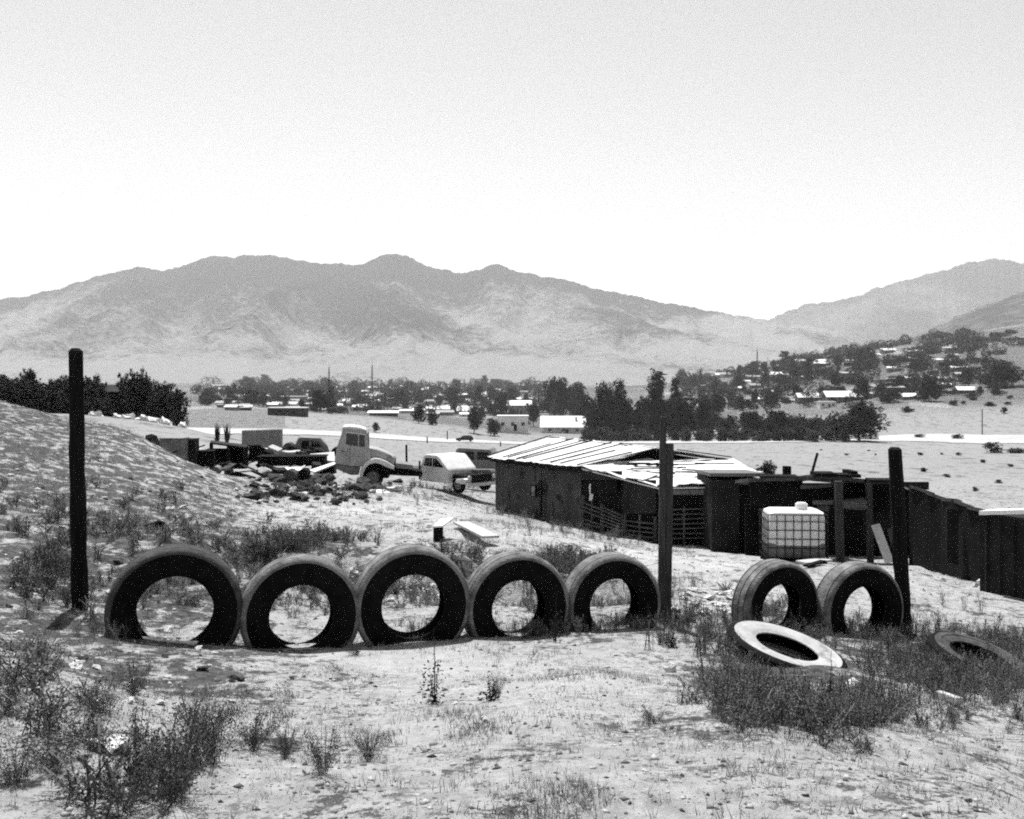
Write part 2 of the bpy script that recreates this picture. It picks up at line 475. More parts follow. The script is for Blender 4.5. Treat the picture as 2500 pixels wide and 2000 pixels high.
scrub_shade = scrub_shade - .35 * ((VV > 1570) & (ys < 60)) * (1 - np.clip(scrub_shade / .4, 0, 1))
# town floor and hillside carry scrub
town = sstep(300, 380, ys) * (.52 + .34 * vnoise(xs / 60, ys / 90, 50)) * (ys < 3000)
scrub_shade = np.where(town > 0, np.maximum(scrub_shade, town), scrub_shade)
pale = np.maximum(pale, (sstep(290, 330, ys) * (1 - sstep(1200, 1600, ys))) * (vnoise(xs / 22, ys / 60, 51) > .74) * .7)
for nm, arr in (('pale', pale), ('scrub', scrub_shade), ('far', farm)):
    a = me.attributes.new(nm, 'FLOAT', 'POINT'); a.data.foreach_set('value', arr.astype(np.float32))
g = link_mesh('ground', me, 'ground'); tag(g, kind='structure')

# dirt road across the valley floor
road_pts = [(-200,1040,1051),(250,1043,1055),(450,1045,1060),(600,1049,1061),(720,1050,1062),(850,1055,1066),(930,1060,1071),(1000,1066,1077),(1100,1073,1081),(1250,1078,1085),
            (1500,1079,1084),(1800,1077,1083),(2000,1073,1079),(2120,1068,1078),(2200,1062,1078),(2300,1060,1079),(2400,1062,1085),(2500,1062,1085),(2700,1062,1085)]
us = np.arange(-200, 2701, 25)
rv0 = np.interp(us, [p[0] for p in road_pts], [p[1] for p in road_pts]); rv1 = np.interp(us, [p[0] for p in road_pts], [p[2] for p in road_pts])
rv0 = rv0 + np.random.default_rng(5).normal(size=len(us)) * 1.2; rv1 = rv1 + np.random.default_rng(6).normal(size=len(us)) * 1.4
def smooth_hit(u, v, d0, d1):
    d = np.linspace(d0, d1, 200); q = H0 + F * (CZ - gz((u - 1250) / F * d, d)) / d
    i = int(np.argmin(np.abs(q - v))); return d[i]
rows = []
dd0 = np.array([smooth_hit(u, v, 150, 330) for u, v in zip(us, rv1)])
dd1 = np.array([smooth_hit(u, v, 150, 330) for u, v in zip(us, rv0)])
kern = np.ones(5) / 5
dd0 = np.convolve(np.pad(dd0, 2, 'edge'), kern, 'valid'); dd1 = np.convolve(np.pad(dd1, 2, 'edge'), kern, 'valid')
dd1 = np.maximum(dd1, dd0 + 7)
vv = []
for k in range(9):
    d = dd0 + (dd1 - dd0) * k / 8; x = (us - 1250) / F * d
    vv.append(np.stack([x, d, gz(x, d) + .12], 1))
vv = np.concatenate(vv); n = len(us); idx = np.arange(9 * n).reshape(9, n)
fr = np.stack([idx[:-1, :-1], idx[:-1, 1:], idx[1:, 1:], idx[1:, :-1]], -1).reshape(-1, 4)
tag(link_mesh('dirt_road', np_mesh('dirt_road', vv, fr, True), 'road'), kind='structure')

# ------------------------------------------------------------------ MOUNTAINS
def mountain_material(name, lo, hi, z0, z1):
    m, t, b = mat(name, .97, .03)
    L = t.links.new; N = t.nodes.new
    geo = N("ShaderNodeNewGeometry"); sx = N("ShaderNodeSeparateXYZ"); L(geo.outputs["Position"], sx.inputs[0])
    mr = N("ShaderNodeMapRange"); mr.inputs[1].default_value = z0; mr.inputs[2].default_value = z1; L(sx.outputs[2], mr.inputs[0])
    n = N("ShaderNodeTexNoise"); n.inputs["Scale"].default_value = .0016; n.inputs["Detail"].default_value = 9; n.inputs["Roughness"].default_value = .62
    L(geo.outputs["Position"], n.inputs["Vector"])
    n2 = N("ShaderNodeTexNoise"); n2.inputs["Scale"].default_value = .03; n2.inputs["Detail"].default_value = 6; n2.inputs["Roughness"].default_value = .8
    L(geo.outputs["Position"], n2.inputs["Vector"])
    def ma(op, a, b_):
        q = N("ShaderNodeMath"); q.operation = op
        for i, s in enumerate((a, b_)):
            if isinstance(s, (int, float)): q.inputs[i].default_value = s
            else: L(s, q.inputs[i])
        return q.outputs[0]
    f = ma('ADD', ma('MULTIPLY', mr.outputs[0], 1.25), ma('MULTIPLY', ma('SUBTRACT', n.outputs[0], .5), 3.2))
    f = ma('ADD', f, ma('MULTIPLY', ma('SUBTRACT', n2.outputs[0], .5), 2.4))
    cr = N("ShaderNodeValToRGB"); cr.color_ramp.elements[0].position = .15; cr.color_ramp.elements[1].position = .75
    cr.color_ramp.elements[0].color = (hi, hi, hi, 1); cr.color_ramp.elements[1].color = (lo, lo, lo, 1)
    L(f, cr.inputs[0]); L(cr.outputs[0], b.inputs["Base Color"])
    return m

def mountain(name, crest, D, depth, foot, m, seed, amp=.35, wl=420):
    us = np.linspace(crest[0][0], crest[-1][0], 900); ts = np.linspace(0, 1.35, 260)
    cv = np.interp(us, [c[0] for c in crest], [c[1] for c in crest])
    kk = np.ones(5) / 5; cv = np.convolve(np.pad(cv, 2, 'edge'), kk, 'valid')
    U, T = np.meshgrid(us, ts, indexing='ij'); CV = np.repeat(cv[:, None], len(ts), 1)
    Dm = D - depth * (1 - T)
    top = (H0 - CV) / F * D + (7 * (vnoise(U / 26., U * 0, seed + 9) - .5) + 4 * (vnoise(U / 7., U * 0, seed + 10) - .5))[:, :1].repeat(len(ts), 1) * D / 2500
    Xm = (U - 1250) / F * Dm
    wx = Xm + 260 * (fbm(Xm / 900, Dm / 900, seed + 3) - .5)
    rid = 1 - np.abs(2 * fbm(wx / wl, Dm / (wl * 3.2), seed, 4) - 1) * 1.6
    rid2 = 1 - np.abs(2 * fbm(wx / (wl * .33), Dm / wl, seed + 5, 4) - 1)
    prof = np.where(T <= 1, T ** 1.25, 1 - (T - 1) * 1.1)
    env = np.clip(T * (1.02 - T) * 4, 0, 1)
    Zm = foot + (top - foot) * prof * (1 - amp * env * (1 - rid)) - (top - foot) * .07 * env * (1 - rid2)
    Zm = np.where(T < .03, foot - 30, Zm)
    v = np.stack([Xm.ravel(), Dm.ravel(), Zm.ravel() + CZ], 1)
    a, b_ = U.shape; idx = np.arange(a * b_).reshape(a, b_)
    f = np.stack([idx[:-1, :-1], idx[1:, :-1], idx[1:, 1:], idx[:-1, 1:]], -1).reshape(-1, 4)
    o = link_mesh(name, np_mesh(name, v, f, True), m); tag(o, kind='structure'); return o

cr_main = [(-900,800),(-300,765),(0,728),(150,700),(250,668),(330,646),(400,656),(470,640),(515,622),(570,626),(645,613),(720,622),(800,638),(850,643),(890,640),(930,620),(960,611),(1000,620),(1040,640),(1100,655),(1150,662),(1180,650),(1210,641),(1245,655),(1300,668),(1350,676),(1420,694),(1500,708),(1600,730),(1700,750),(1800,766),(1870,777),(2000,800),(2200,840),(2600,880),(3000,900)]
mountain('mountain_range', cr_main, 5200, 2300, -20, mountain_material('mountain_far', .004, .17, 60, 640), 3, .5)
cr_r1 = [(1500,880),(1700,830),(1820,800),(1880,779),(1960,745),(2010,736),(2080,728),(2150,700),(2230,680),(2330,650),(2420,630),(2480,640),(2560,640),(2800,600),(3300,560)]
mountain('mountain_ridge', cr_r1, 5650, 1500, -20, mountain_material('mountain_right', .06, .13, 40, 700), 21, .16, 700)
cr_r2 = [(2000,900),(2180,845),(2250,815),(2330,775),(2400,748),(2450,728),(2520,705),(2700,650),(3100,560)]
mountain('foothill', cr_r2, 2300, 1000, 10, mountain_material('foothill', .05, .13, 40, 400), 33, .14, 500)

# ------------------------------------------------------------------ TYRES
def make_tyre_meshes(Rt, r, W, grooves=3):
    """tread band with grooves, sidewalls and the inner casing of a truck tyre, axis along Y"""
    h = W / 2
    tr = [(Rt - .05, -h * .97), (Rt - .032, -h * .95), (Rt - .012, -h * .84), (Rt - .004, -h * .72)]
    gw = .008
    for c in ((-.60, .60) if grooves == 2 else (-.60, -.2, .2, .60) if grooves == 4 else (-.60, .0, .60)):
        c = c * h; e = Rt + .004 * (1 - (c / h) ** 2)
        tr += [(e, c - gw), (e - .013, c - gw * .7), (e - .013, c + gw * .7), (e, c + gw)]
    tr += [(Rt - .004, h * .72), (Rt - .012, h * .84), (Rt - .032, h * .95), (Rt - .05, h * .97), (Rt - .07, h * .9), (Rt - .07, -h * .9)]
    side = []
    for s in (-1, 1):
        sd = [(Rt - .049, s * h * .93), (Rt - .052, s * h * .985), (Rt - .066, s * h * 1.0), (Rt - .074, s * h * .985), (Rt - .11, s * h * 1.02), (r + (Rt - r) * .45, s * h * 1.03), (r + .07, s * h * .93), (r + .045, s * h * .94), (r + .03, s * h * .86), (r, s * h * .78), (r - .002, s * h * .68),
              (r + .02, s * h * .66), (r + .08, s * h * .80), (Rt - .13, s * h * .88), (Rt - .075, s * h * .78), (Rt - .055, s * h * .8)]
        side.append(MB().lathe(sd, 96).mesh('sidewall', True))
    tread = MB().lathe(tr, 96).mesh('tread', True)
    return tread, side[0], side[1]

TILT = R(18)
tyres = [  # u of the hole, v of the hole centre, depth, outer radius, hole radius, roll, extra yaw, lean, label
 (428, 1491, 8.63, .57, .325, 0.0, 0, .01, 'largest standing tractor tyre, first of the row beside the dark left-hand post'),
 (733, 1500, 8.94, .535, .285, 0, 0, -.02, 'ribbed standing tyre sunk deep in dirt, between the largest tyre and the taller third one'),
 (1004, 1474, 9.25, .545, .298, 0, 0, .03, 'tall bright-shouldered standing tyre with loose bricks seen through its hole'),
 (1258, 1480, 9.6, .525, .272, 0, 0, -.01, 'standing tyre with weeds climbing its right side, in front of the dark cut bank'),
 (1491, 1473, 9.95, .505, .268, 0, 0, .02, 'standing tyre whose right edge touches the tall double wooden post'),
 (1893, 1483, 10.75, .515, .278, 0, R(6), -.03, 'narrow-looking standing tyre behind the pale lying tyre, left one of the separate pair'),
 (2095, 1490, 11.0, .535, .284, 0, R(3), .02, 'standing tyre leaning on the round-topped right post, right one of the separate pair'),
]
def tyre_thing(name, label, meshes, loc, rotm, mats=('rubber_dusty', 'rubber'), group=None):
    t_ = thing(name, label, 'tyre', loc, (0, 0, 0), group)
    t_.rotation_euler = rotm
    tread, s0, s1 = meshes
    link_mesh('tread', tread, mats[0], t_)
    link_mesh('sidewall', s0, mats[1], t_); link_mesh('sidewall', s1, mats[1], t_)
    return t_
for i, (u, v, d, Rt, r, roll, dy, lean, lab) in enumerate(tyres):
    W = .32 if i == 0 else .30
    c = P(u, v, d)
    ms = make_tyre_meshes(Rt, r, W, 4 if i == 0 else 2 + (i % 2))
    tyre_thing('standing_tyre', lab, ms, c, (lean, .4 * i, TILT + dy), ('rubber_worn' if i == 0 else 'rubber_dusty', 'rubber'), group='tyres standing half buried in a row')

# the pale tyre lying on the weeds
ms = make_tyre_meshes(.53, .28, .20)
o = thing('lying_tyre', 'pale sun-bleached tyre lying tilted on dark weeds', 'tyre')
link_mesh('tread', ms[0], 'rubber', o); link_mesh('sidewall', ms[1], 'rubber_pale', o); link_mesh('sidewall', ms[2], 'rubber_pale', o)
c = P(1916, 1598, 8.75)
nrm = Vector((.235, -.12, .95)).normalized()
o.rotation_euler = nrm.to_track_quat('Y', 'Z').to_euler(); o.location = c
# a second lying tyre sunk in the weeds at the right edge
ms = make_tyre_meshes(.46, .27, .22)
o = tyre_thing('lying_tyre', 'dusty tyre nearly hidden in tall weeds near the right edge', ms, P(2385, 1620, 9.2), Vector((.22, -.18, .95)).to_track_quat('Y', 'Z').to_euler(), ('rubber', 'rubber_worn'))

# ------------------------------------------------------------------ POSTS
def post(name, label, a, b, w0, w1, m, n=9, wob=.012):
    mb = MB(); a = Vector(a); b = Vector(b)
    k = 14; rings = []
    for i in range(k):
        f = i / (k - 1); c = a.lerp(b, f); rr = (w0 + (w1 - w0) * f) / 2
        if i == k - 1: rr *= .55
        if i == k - 2: c = a.lerp(b, .988); rr *= .95
        rings.append([mb.bm.verts.new(c + Vector((math.cos(j * 2 * math.pi / n) * rr * (1 + random.uniform(-.12, .12)) + random.uniform(-wob, wob) * .4,
                                                    math.sin(j * 2 * math.pi / n) * rr * (1 + random.uniform(-.12, .12)), 0))) for j in range(n)])
    for i in range(k - 1):
        for j in range(n):
            mb.bm.faces.new((rings[i][j], rings[i][(j + 1) % n], rings[i + 1][(j + 1) % n], rings[i + 1][j]))
    mb.bm.faces.new(rings[-1]); mb.bm.faces.new(rings[0][::-1])
    o = mb.build(name, m, None, True)
    return tag(o, label, 'post')
post('wooden_post', 'dark log post standing alone on the rubble slope left of the tyres', P(196, 1500, 9.3), P(184, 850, 9.3), .155, .125, 'wood_dark')
post('wooden_post', 'weathered right-hand post with a rounded top behind the last tyre', P(2209, 1545, 11.3), P(2184, 1092, 11.3), .16, .17, 'wood_dark')
o = MB().bar(P(1613, 1540, 10.25), P(1619, 1018, 10.25), .062, .07, bev=.006).build('wooden_post', 'wood_grey')
tag(o, 'thin tall square stake nailed against the broader central plank post', 'post')
o = MB().bar(P(1627, 1540, 10.28), P(1634, 1083, 10.28), .085, .07, bev=.006).build('wooden_post', 'wood_grey')
tag(o, 'broad square plank post with the thin tall stake on its left side', 'post')

# ------------------------------------------------------------------ SHACK (stucco, gabled sheet roof)
def patch(P00, P10, P11, P01, s, t_):
    return P00.lerp(P10, s).lerp(P01.lerp(P11, s), t_)
def sheets(parent, P00, P10, P11, P01, n, m_, mats, name='roof_sheet', jit=.03, over=.06, thick=.03, battens=True, seed=1):
    """a roof patch laid as overlapping sheets, each a part, with dark battens on the seams"""
    rr = random.Random(seed)
    nor = (P10 - P00).cross(P01 - P00).normalized()
    if nor.z < 0: nor = -nor
    for i in range(n):
        for j in range(m_):
            s0, s1 = i / n - over * rr.random() / n, (i + 1) / n + over * rr.random() / n
            t0, t1 = j / m_ - over * rr.random() / m_, (j + 1) / m_ + .5 * over / m_
            q = [patch(P00, P10, P11, P01, a, b_) + nor * (rr.uniform(0, jit) + .012 * ((i + j) % 2)) for a, b_ in ((s0, t0), (s1, t0), (s1, t1), (s0, t1))]
            mb = MB()
            # slight sag, three segments each way
            g_ = [[q[0].lerp(q[1], a / 4).lerp(q[3].lerp(q[2], a / 4), b_ / 4) + nor * rr.uniform(-.012, .012) for a in range(5)] for b_ in range(5)]
            top = [[mb.bm.verts.new(p) for p in row] for row in g_]; bot = [[mb.bm.verts.new(p - nor * thick * .5) for p in row] for row in g_]
            for a in range(4):
                for b_ in range(4):
                    mb.bm.faces.new((top[a][b_], top[a][b_ + 1], top[a + 1][b_ + 1], top[a + 1][b_])); mb.bm.faces.new((bot[a][b_], bot[a + 1][b_], bot[a + 1][b_ + 1], bot[a][b_ + 1]))
            for k in range(4):
                for (A, B) in (((0, k), (0, k + 1)), ((4, k), (4, k + 1)), ((k, 0), (k + 1, 0)), ((k, 4), (k + 1, 4))):
                    mb.bm.faces.new((top[A[0]][A[1]], top[B[0]][B[1]], bot[B[0]][B[1]], bot[A[0]][A[1]]))
            mb.build(name, mats[rr.randrange(len(mats))], parent)
    if battens:
        for i in range(n + 1):
            if rr.random() < .2: continue
            s = min(.995, max(.005, i / n + rr.uniform(-.02, .02))); sb = min(.995, max(.005, s + rr.uniform(-.05, .05)))
            a = patch(P00, P10, P11, P01, s, -.01); b_ = patch(P00, P10, P11, P01, sb, rr.choice((1, 1, .7)))
            MB().bar(a + nor * (jit + .03), b_ + nor * (jit + .03), .075, .03).build('batten', 'dark_steel', parent)

e_ = Vector((.325, -.946, 0)).normalized(); p_ = Vector((.946, .325, 0)).normalized()
A2 = Vector((-.75, 36, 0)); B2 = Vector((2.0, 28, 0))
def Zv(v, d): return CZ - (v - H0) / F * d
shack = thing('stucco_shack', 'low stucco shack with a white sheet-metal gable roof beside the wrecked trucks', 'shack', (0, 0, 0))
zA, zB = Zv(1120, 36), Zv(1142, 28)
def wall(mb, a, b, za0, zb0, za1, zb1, th):
    """vertical wall from plan a to b, bottoms z?0, tops z?1"""
    d = (b - a).normalized(); n_ = Vector((d.y, -d.x, 0)) * th
    mb.poly([(a.x, a.y, za0), (b.x, b.y, zb0), (b.x, b.y, zb1), (a.x, a.y, za1)], n_)
    return mb
wall(MB(), A2 + p_ * .2, B2 + p_ * .2, Zv(1240, 36) - .6, Zv(1298, 28) - .6, zA, zB, -.15).build('front_wall', 'stucco', shack)
wall(MB(), A2 + p_ * 4.7, A2 + p_ * .2, Zv(1240, 36) - 1, Zv(1240, 36) - 1, zA - .1, zA, .15).build('end_wall', 'stucco', shack)
R0 = Vector((*(A2 + p_ * 2.25)[:2], Zv(1068, 36.7))); R1 = Vector((*(B2 + p_ * 2.3)[:2], Zv(1095, 28.8)))
E0 = Vector((*(A2 - p_ * .1)[:2], Zv(1115, 36))); E1 = Vector((*(B2 - p_ * .1 + e_ * .1)[:2], Zv(1139, 28)))
G0 = Vector((*(A2 + p_ * 4.9)[:2], Zv(1115, 37.4) )); G1 = Vector((*(B2 + p_ * 4.85)[:2], Zv(1121, 29.5)))
sheets(shack, E0, E1, R1, R0, 11, 1, ['sheet', 'sheet', 'sheet_old'], seed=3)
sheets(shack, G1, G0, R0, R1, 8, 1, ['sheet_old', 'sheet'], seed=4)
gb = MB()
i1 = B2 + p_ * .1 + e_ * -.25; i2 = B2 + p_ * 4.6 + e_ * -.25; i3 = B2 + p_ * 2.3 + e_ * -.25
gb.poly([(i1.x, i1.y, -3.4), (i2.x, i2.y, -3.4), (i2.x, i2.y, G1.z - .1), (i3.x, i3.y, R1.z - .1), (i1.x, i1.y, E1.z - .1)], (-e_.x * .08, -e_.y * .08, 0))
gb.build('gable_shade', 'black', shack)  # black sheet standing in for the shade inside the open gable
wall(MB(), B2 + p_ * 4.6, A2 + p_ * 4.6, -3.6, -4.2, G1.z - .12, G0.z - .12, .12).build('rear_wall', 'stucco', shack)
MB().bar(R1 + e_ * .3 - Vector((0, 0, .06)), G1 + e_ * .3 - Vector((0, 0, .04)), .05, .24, up=e_.copy()).build('verge_shade', 'black', shack)  # black strip added for the dark underside of the rear roof slope
MB().bar(E0 - Vector((0, 0, .10)) + p_ * .08, E1 - Vector((0, 0, .10)) + p_ * .08, .05, .16).build('eave_shadow', 'wood_dark', shack)  # dark strip standing in for the shadow under the eave
# small window, crack-like slit door
def on_wall(a, b, u):
    """point of the plan segment a-b seen at picture column u"""
    k = (u - 1250) / F; t_ = (k * a.y - a.x) / ((b.x - a.x) - k * (b.y - a.y)); return a.lerp(b, t_)
Af, Bf = A2, B2
def wbox(mb, u0, u1, v0, v1, a, b, out=.03, th=.05):
    q0, q1 = on_wall(a, b, u0), on_wall(a, b, u1)
    n_ = Vector((-(b - a).y, (b - a).x, 0)).normalized()
    if n_.y > 0: n_ = -n_
    q0 = q0 + n_ * out; q1 = q1 + n_ * out
    z0a, z1a = Zv(v1, q0.y), Zv(v0, q0.y); z0b, z1b = Zv(v1, q1.y), Zv(v0, q1.y)
    mb.poly([(q0.x, q0.y, z0a), (q1.x, q1.y, z0b), (q1.x, q1.y, z1b), (q0.x, q0.y, z1a)], n_ * -th)
    return mb
_na = Af + p_ * .05; _nb = Bf + p_ * .05
f_ = wbox(MB(), 1297, 1309, 1184, 1214, _na, _nb, .02).build('window', 'wood_dark', shack)
wbox(MB(), 1299, 1307, 1187, 1211, _na, _nb, .025, .02).build('pane', 'glass', f_)
wbox(MB(), 1318, 1322, 1172, 1262, _na, _nb, .015).build('door_gap', 'black', shack)
wbox(MB(), 1340, 1352, 1146, 1149, _na, _nb, .02).build('vent', 'black', shack)

# ------------------------------------------------------------------ LEAN-TO (pallet walls, patched flat roof)
lean = thing('pallet_lean_to', 'lean-to of pallet walls and plywood under patched white roofing, behind the tall post', 'shed')
Bq = B2 + Vector((.02, -.1, 0)); Cq = Vector(((1605 - 1250) / F * 25, 25, 0)); Dq = Vector(((1742 - 1250) / F * 24.6, 24.6, 0))
def pallet_wall(a, b, u0, u1, v0, v1, nr, parent, m='slat'):
    """v0, v1: (left, right) picture rows of the top and the bottom of the slatted part"""
    par = MB()
    q0, q1 = on_wall(a, b, u0), on_wall(a, b, u1)
    n_ = Vector((-(b - a).y, (b - a).x, 0)).normalized()
    if n_.y > 0: n_ = -n_
    zt0, zt1 = Zv(v0[0], q0.y), Zv(v0[1], q1.y); zb0, zb1 = Zv(v1[0], q0.y), Zv(v1[1], q1.y)
    L = (q1 - q0).length; npal = max(1, round(L / 1.1))
    for c in range(npal):
        f0, f1 = c / npal, (c + 1) / npal - .02
        mb = MB()
        for k in range(nr):
            fz = (k + .5) / nr
            if random.random() < .08: continue
            jit = random.uniform(-.012, .012)
            a0 = q0.lerp(q1, f0) + n_ * .05; b0 = q0.lerp(q1, f1) + n_ * .05
            za = (zt0 + (zt1 - zt0) * f0) * (1 - fz) + (zb0 + (zb1 - zb0) * f0) * fz
            zb_ = (zt0 + (zt1 - zt0) * f1) * (1 - fz) + (zb0 + (zb1 - zb0) * f1) * fz
            mb.bar((a0.x, a0.y, za + jit), (b0.x, b0.y, zb_ - jit), .022, .085, up=n_)
        for s in (.02, .5, .98):
            f = f0 + (f1 - f0) * s; q = q0.lerp(q1, f) + n_ * .0
            mb.bar((q.x, q.y, zt0 + (zt1 - zt0) * f), (q.x, q.y, zb0 + (zb1 - zb0) * f), .05, .06, up=n_)
        mb.build('pallet', m, parent)
# dark boards behind
wall(MB(), Bq + Vector((.12, .12, 0)), Cq + Vector((.0, .2, 0)), -3.6, -3.2, Zv(1146, 28), Zv(1190, 25), .06).build('board_wall', 'ply_dark', lean)
wall(MB(), Cq + Vector((.0, .16, 0)), Dq + Vector((0, .16, 0)), -3.2, -3.2, Zv(1190, 25), Zv(1190, 24.6), .06).build('board_wall', 'ply_dark', lean)
pallet_wall(Bq, Cq, 1423, 1524, (1208, 1256), (1302, 1320), 9, lean)
pallet_wall(Bq, Cq, 1526, 1603, (1254, 1262), (1320, 1330), 6, lean)
pallet_wall(Cq, Dq, 1608, 1736, (1240, 1234), (1331, 1331), 8, lean)
wbox(MB(), 1525, 1604, 1172, 1254, Bq, Cq, .05, .03).build('plywood_panel', 'ply_mid', lean)
wbox(MB(), 1608, 1736, 1196, 1208, Cq, Dq, .08, .05).build('roof_beam', 'wood_mid', lean)
wbox(MB(), 1423, 1520, 1150, 1172, Bq, Cq, .05, .04).build('plywood_panel', 'ply_mid', lean)
w_ = wbox(MB(), 1428, 1510, 1174, 1206, Bq, Cq, .06, .05).build('window', 'black', lean)
cu = MB()
qq = on_wall(Bq, Cq, 1441)
cz = [(1439,1182),(1443,1181),(1448,1194),(1449,1206),(1446,1222),(1438,1222),(1440,1208),(1438,1192)]
cu.poly([P(u, v, qq.y - .12) for u, v in cz], (0, .03, 0))
cu.build('curtain', 'white_cloth', w_)
# patched roof
LB = P(1420, 1141, 27.9); LC = P(1606, 1188, 24.8); LD = P(1745, 1186, 24.4); LE = P(1852, 1157, 26.6); LF = P(1788, 1124, 29.2); LG = P(1500, 1133, 28.6)
sheets(lean, LB, LC, P(1690, 1150, 27.0), P(1560, 1121, 29.4), 5, 3, ['sheet', 'sheet_old', 'sheet'], jit=.08, over=.16, seed=8, battens=False)
sheets(lean, LC, LD, LE, P(1690, 1150, 27.0), 3, 2, ['sheet', 'sheet_old'], jit=.08, over=.16, seed=9, battens=False)
sheets(lean, P(1560, 1123, 29.3), P(1690, 1150, 26.95), LE, LF, 3, 2, ['sheet', 'sheet'], jit=.05, over=.1, seed=10, battens=False)
MB().poly([q - Vector((0, 0, .035)) for q in (LB, LC, LD, LE, LF)], (0, 0, -.03)).build('roof_underlay', 'sheet_old', lean)
for k in range(12):
    s = random.random() * .8 + .1; a = P(1440 + 300 * s, 1143 + random.uniform(-4, 24), 27.2 - 1.4 * s); a.z += .12
    b_ = a + Vector((random.uniform(.5, 1.4), random.uniform(-.9, .6), random.uniform(-.02, .02)))
    MB().bar(a, b_, .04, .03).build('loose_batten', 'wood_dark', lean)

# ------------------------------------------------------------------ PLYWOOD SHED and OPEN SHELTER, right
ply = thing('plywood_shed', 'dark windowless plywood shed standing left of the white tank', 'shed')
d0, d1 = 23.6, 25.5
x0, x1, x2 = (1738 - 1250) / F * d0, (1805 - 1250) / F * d0, (1862 - 1250) / F * d0
zt = Zv(1166, d0); zb = -3.3
MB().box(((x0 + x1) / 2, (d0 + d1) / 2, (zt + zb) / 2 - .05), (x1 - x0, d1 - d0, zt - zb - .02)).build('wall_panel', 'ply_mid', ply)
MB().box(((x1 + x2) / 2 + .01, (d0 + d1) / 2 + .08, (zt + zb) / 2 - .07), (x2 - x1 - .02, d1 - d0, zt - zb)).build('door_panel', 'ply_dark', ply)
MB().poly([(x0 - .05, d0 - .06, zt + .03), (x2 + .05, d0 - .06, zt + .03), (x2 + .05, d1, zt - .06), (x0 - .05, d1, zt - .06)], (0, 0, .08)).build('roof', 'wood_mid', ply)
MB().box((x1 + .12, d0 + .02, zt - .1), (.22, .03, .14)).build('pale_board', 'slat', ply)

shel = thing('open_shelter', 'dark open-fronted shelter with a sagging board roof behind the white tank', 'shed')
def panel(u0, u1, v0, v1, d, th, m, name, parent, v0b=None, v1b=None, db=None):
    db = db or d
    a = P(u0, v0, d); b_ = P(u1, v0 if v0b is None else v0b, db); c = P(u1, v1 if v1b is None else v1b, db); e = P(u0, v1, d)
    return MB().poly([e, c, b_, a], (0, th, 0)).build(name, m, parent)
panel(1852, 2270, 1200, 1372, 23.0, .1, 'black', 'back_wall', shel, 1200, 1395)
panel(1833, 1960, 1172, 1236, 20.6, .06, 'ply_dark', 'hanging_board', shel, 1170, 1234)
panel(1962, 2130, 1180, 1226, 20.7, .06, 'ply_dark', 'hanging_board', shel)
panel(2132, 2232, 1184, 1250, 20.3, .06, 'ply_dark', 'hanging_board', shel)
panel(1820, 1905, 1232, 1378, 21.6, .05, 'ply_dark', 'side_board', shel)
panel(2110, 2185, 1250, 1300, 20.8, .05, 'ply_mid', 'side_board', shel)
# board roof, two slabs with ragged edge
for (ua, ub, va, vb) in ((1826, 1990, 1168, 1164), (1985, 2115, 1158, 1170), (2110, 2262, 1170, 1180)):
    a = P(ua, va, 20.2); b_ = P(ub, vb, 20.2); c = b_ + Vector((.1, 1.6, -.20)); e = a + Vector((.1, 1.6, -.20))
    MB().poly([a, b_, c, e], (0, 0, -.07)).build('roof_board', 'rust', shel)
for (u, v, w_, h_, d) in ((2010, 1157, 50, 8, 20.4), (2060, 1160, 70, 7, 20.6), (2150, 1172, 60, 5, 20.3), (1900, 1163, 90, 5, 20.5), (2075, 1153, 16, 10, 20.7)):
    q = P(u, v, d); MB().box(q, (w_ / F * d, .5, h_ / F * d), R(random.uniform(-12, 12))).build('roof_scrap', 'wood_dark', shel)
MB().poly([P(2196, 1185, 20.1), P(2236, 1199, 20.1), P(2262, 1192, 20.9), P(2200, 1180, 21.2)], (0, 0, -.03)).build('loose_sheet', 'sheet_old', shel)
panel(2205, 2268, 1177, 1196, 20.15, .05, 'ply_mid', 'fascia_board', shel)
for (u, va, vb, w_, d) in ((2048, 1175, 1362, .14, 19.9), (2122, 1180, 1362, .11, 20.2), (2185, 1185, 1380, .10, 20.0)):
    MB().bar(P(u + 3, vb + 12, d), P(u - 1, va, d), w_, w_).build('prop_post', 'wood_grey', shel)
panel(1955, 2030, 1184, 1194, 20.5, .04, 'slat', 'shelf_board', shel, 1182, 1190)
panel(1985, 2035, 1222, 1232, 20.4, .04, 'wood_mid', 'shelf_board', shel)
# bundle hanging under the roof
def rock_mesh(seed, sub=2, rough=.25, flat=1.0):
    bm = bmesh.new(); bmesh.ops.create_icosphere(bm, subdivisions=sub, radius=.5)
    rr = random.Random(seed); ph = [rr.uniform(0, 9) for _ in range(6)]
    for v in bm.verts:
        c = v.co.normalized()
        k = 1 + rough * (math.sin(c.x * 3.1 + ph[0]) * math.cos(c.y * 2.7 + ph[1]) + .6 * math.sin(c.z * 5 + ph[2] + c.x * 4)) + rr.uniform(-rough, rough) * .35
        v.co = Vector((c.x * k, c.y * k, c.z * k * flat)) * .5
    me = bpy.data.meshes.new('rock'); bm.to_mesh(me); bm.free(); return me
def rock_bits(name, u, v, d, w_, h_, seed, m, parent):
    me = rock_mesh(seed); o = link_mesh(name, me, m, parent); o.location = P(u, v, d) - (parent.location if parent else Vector()); o.scale = (w_, w_ * .8, h_); return o
rock_bits('hanging_bundle', 2086, 1231, 20.3, .55, .26, 5, 'wood_mid', shel)
rock_bits('hanging_bundle', 2012, 1240, 20.5, .26, .14, 6, 'slat', shel)

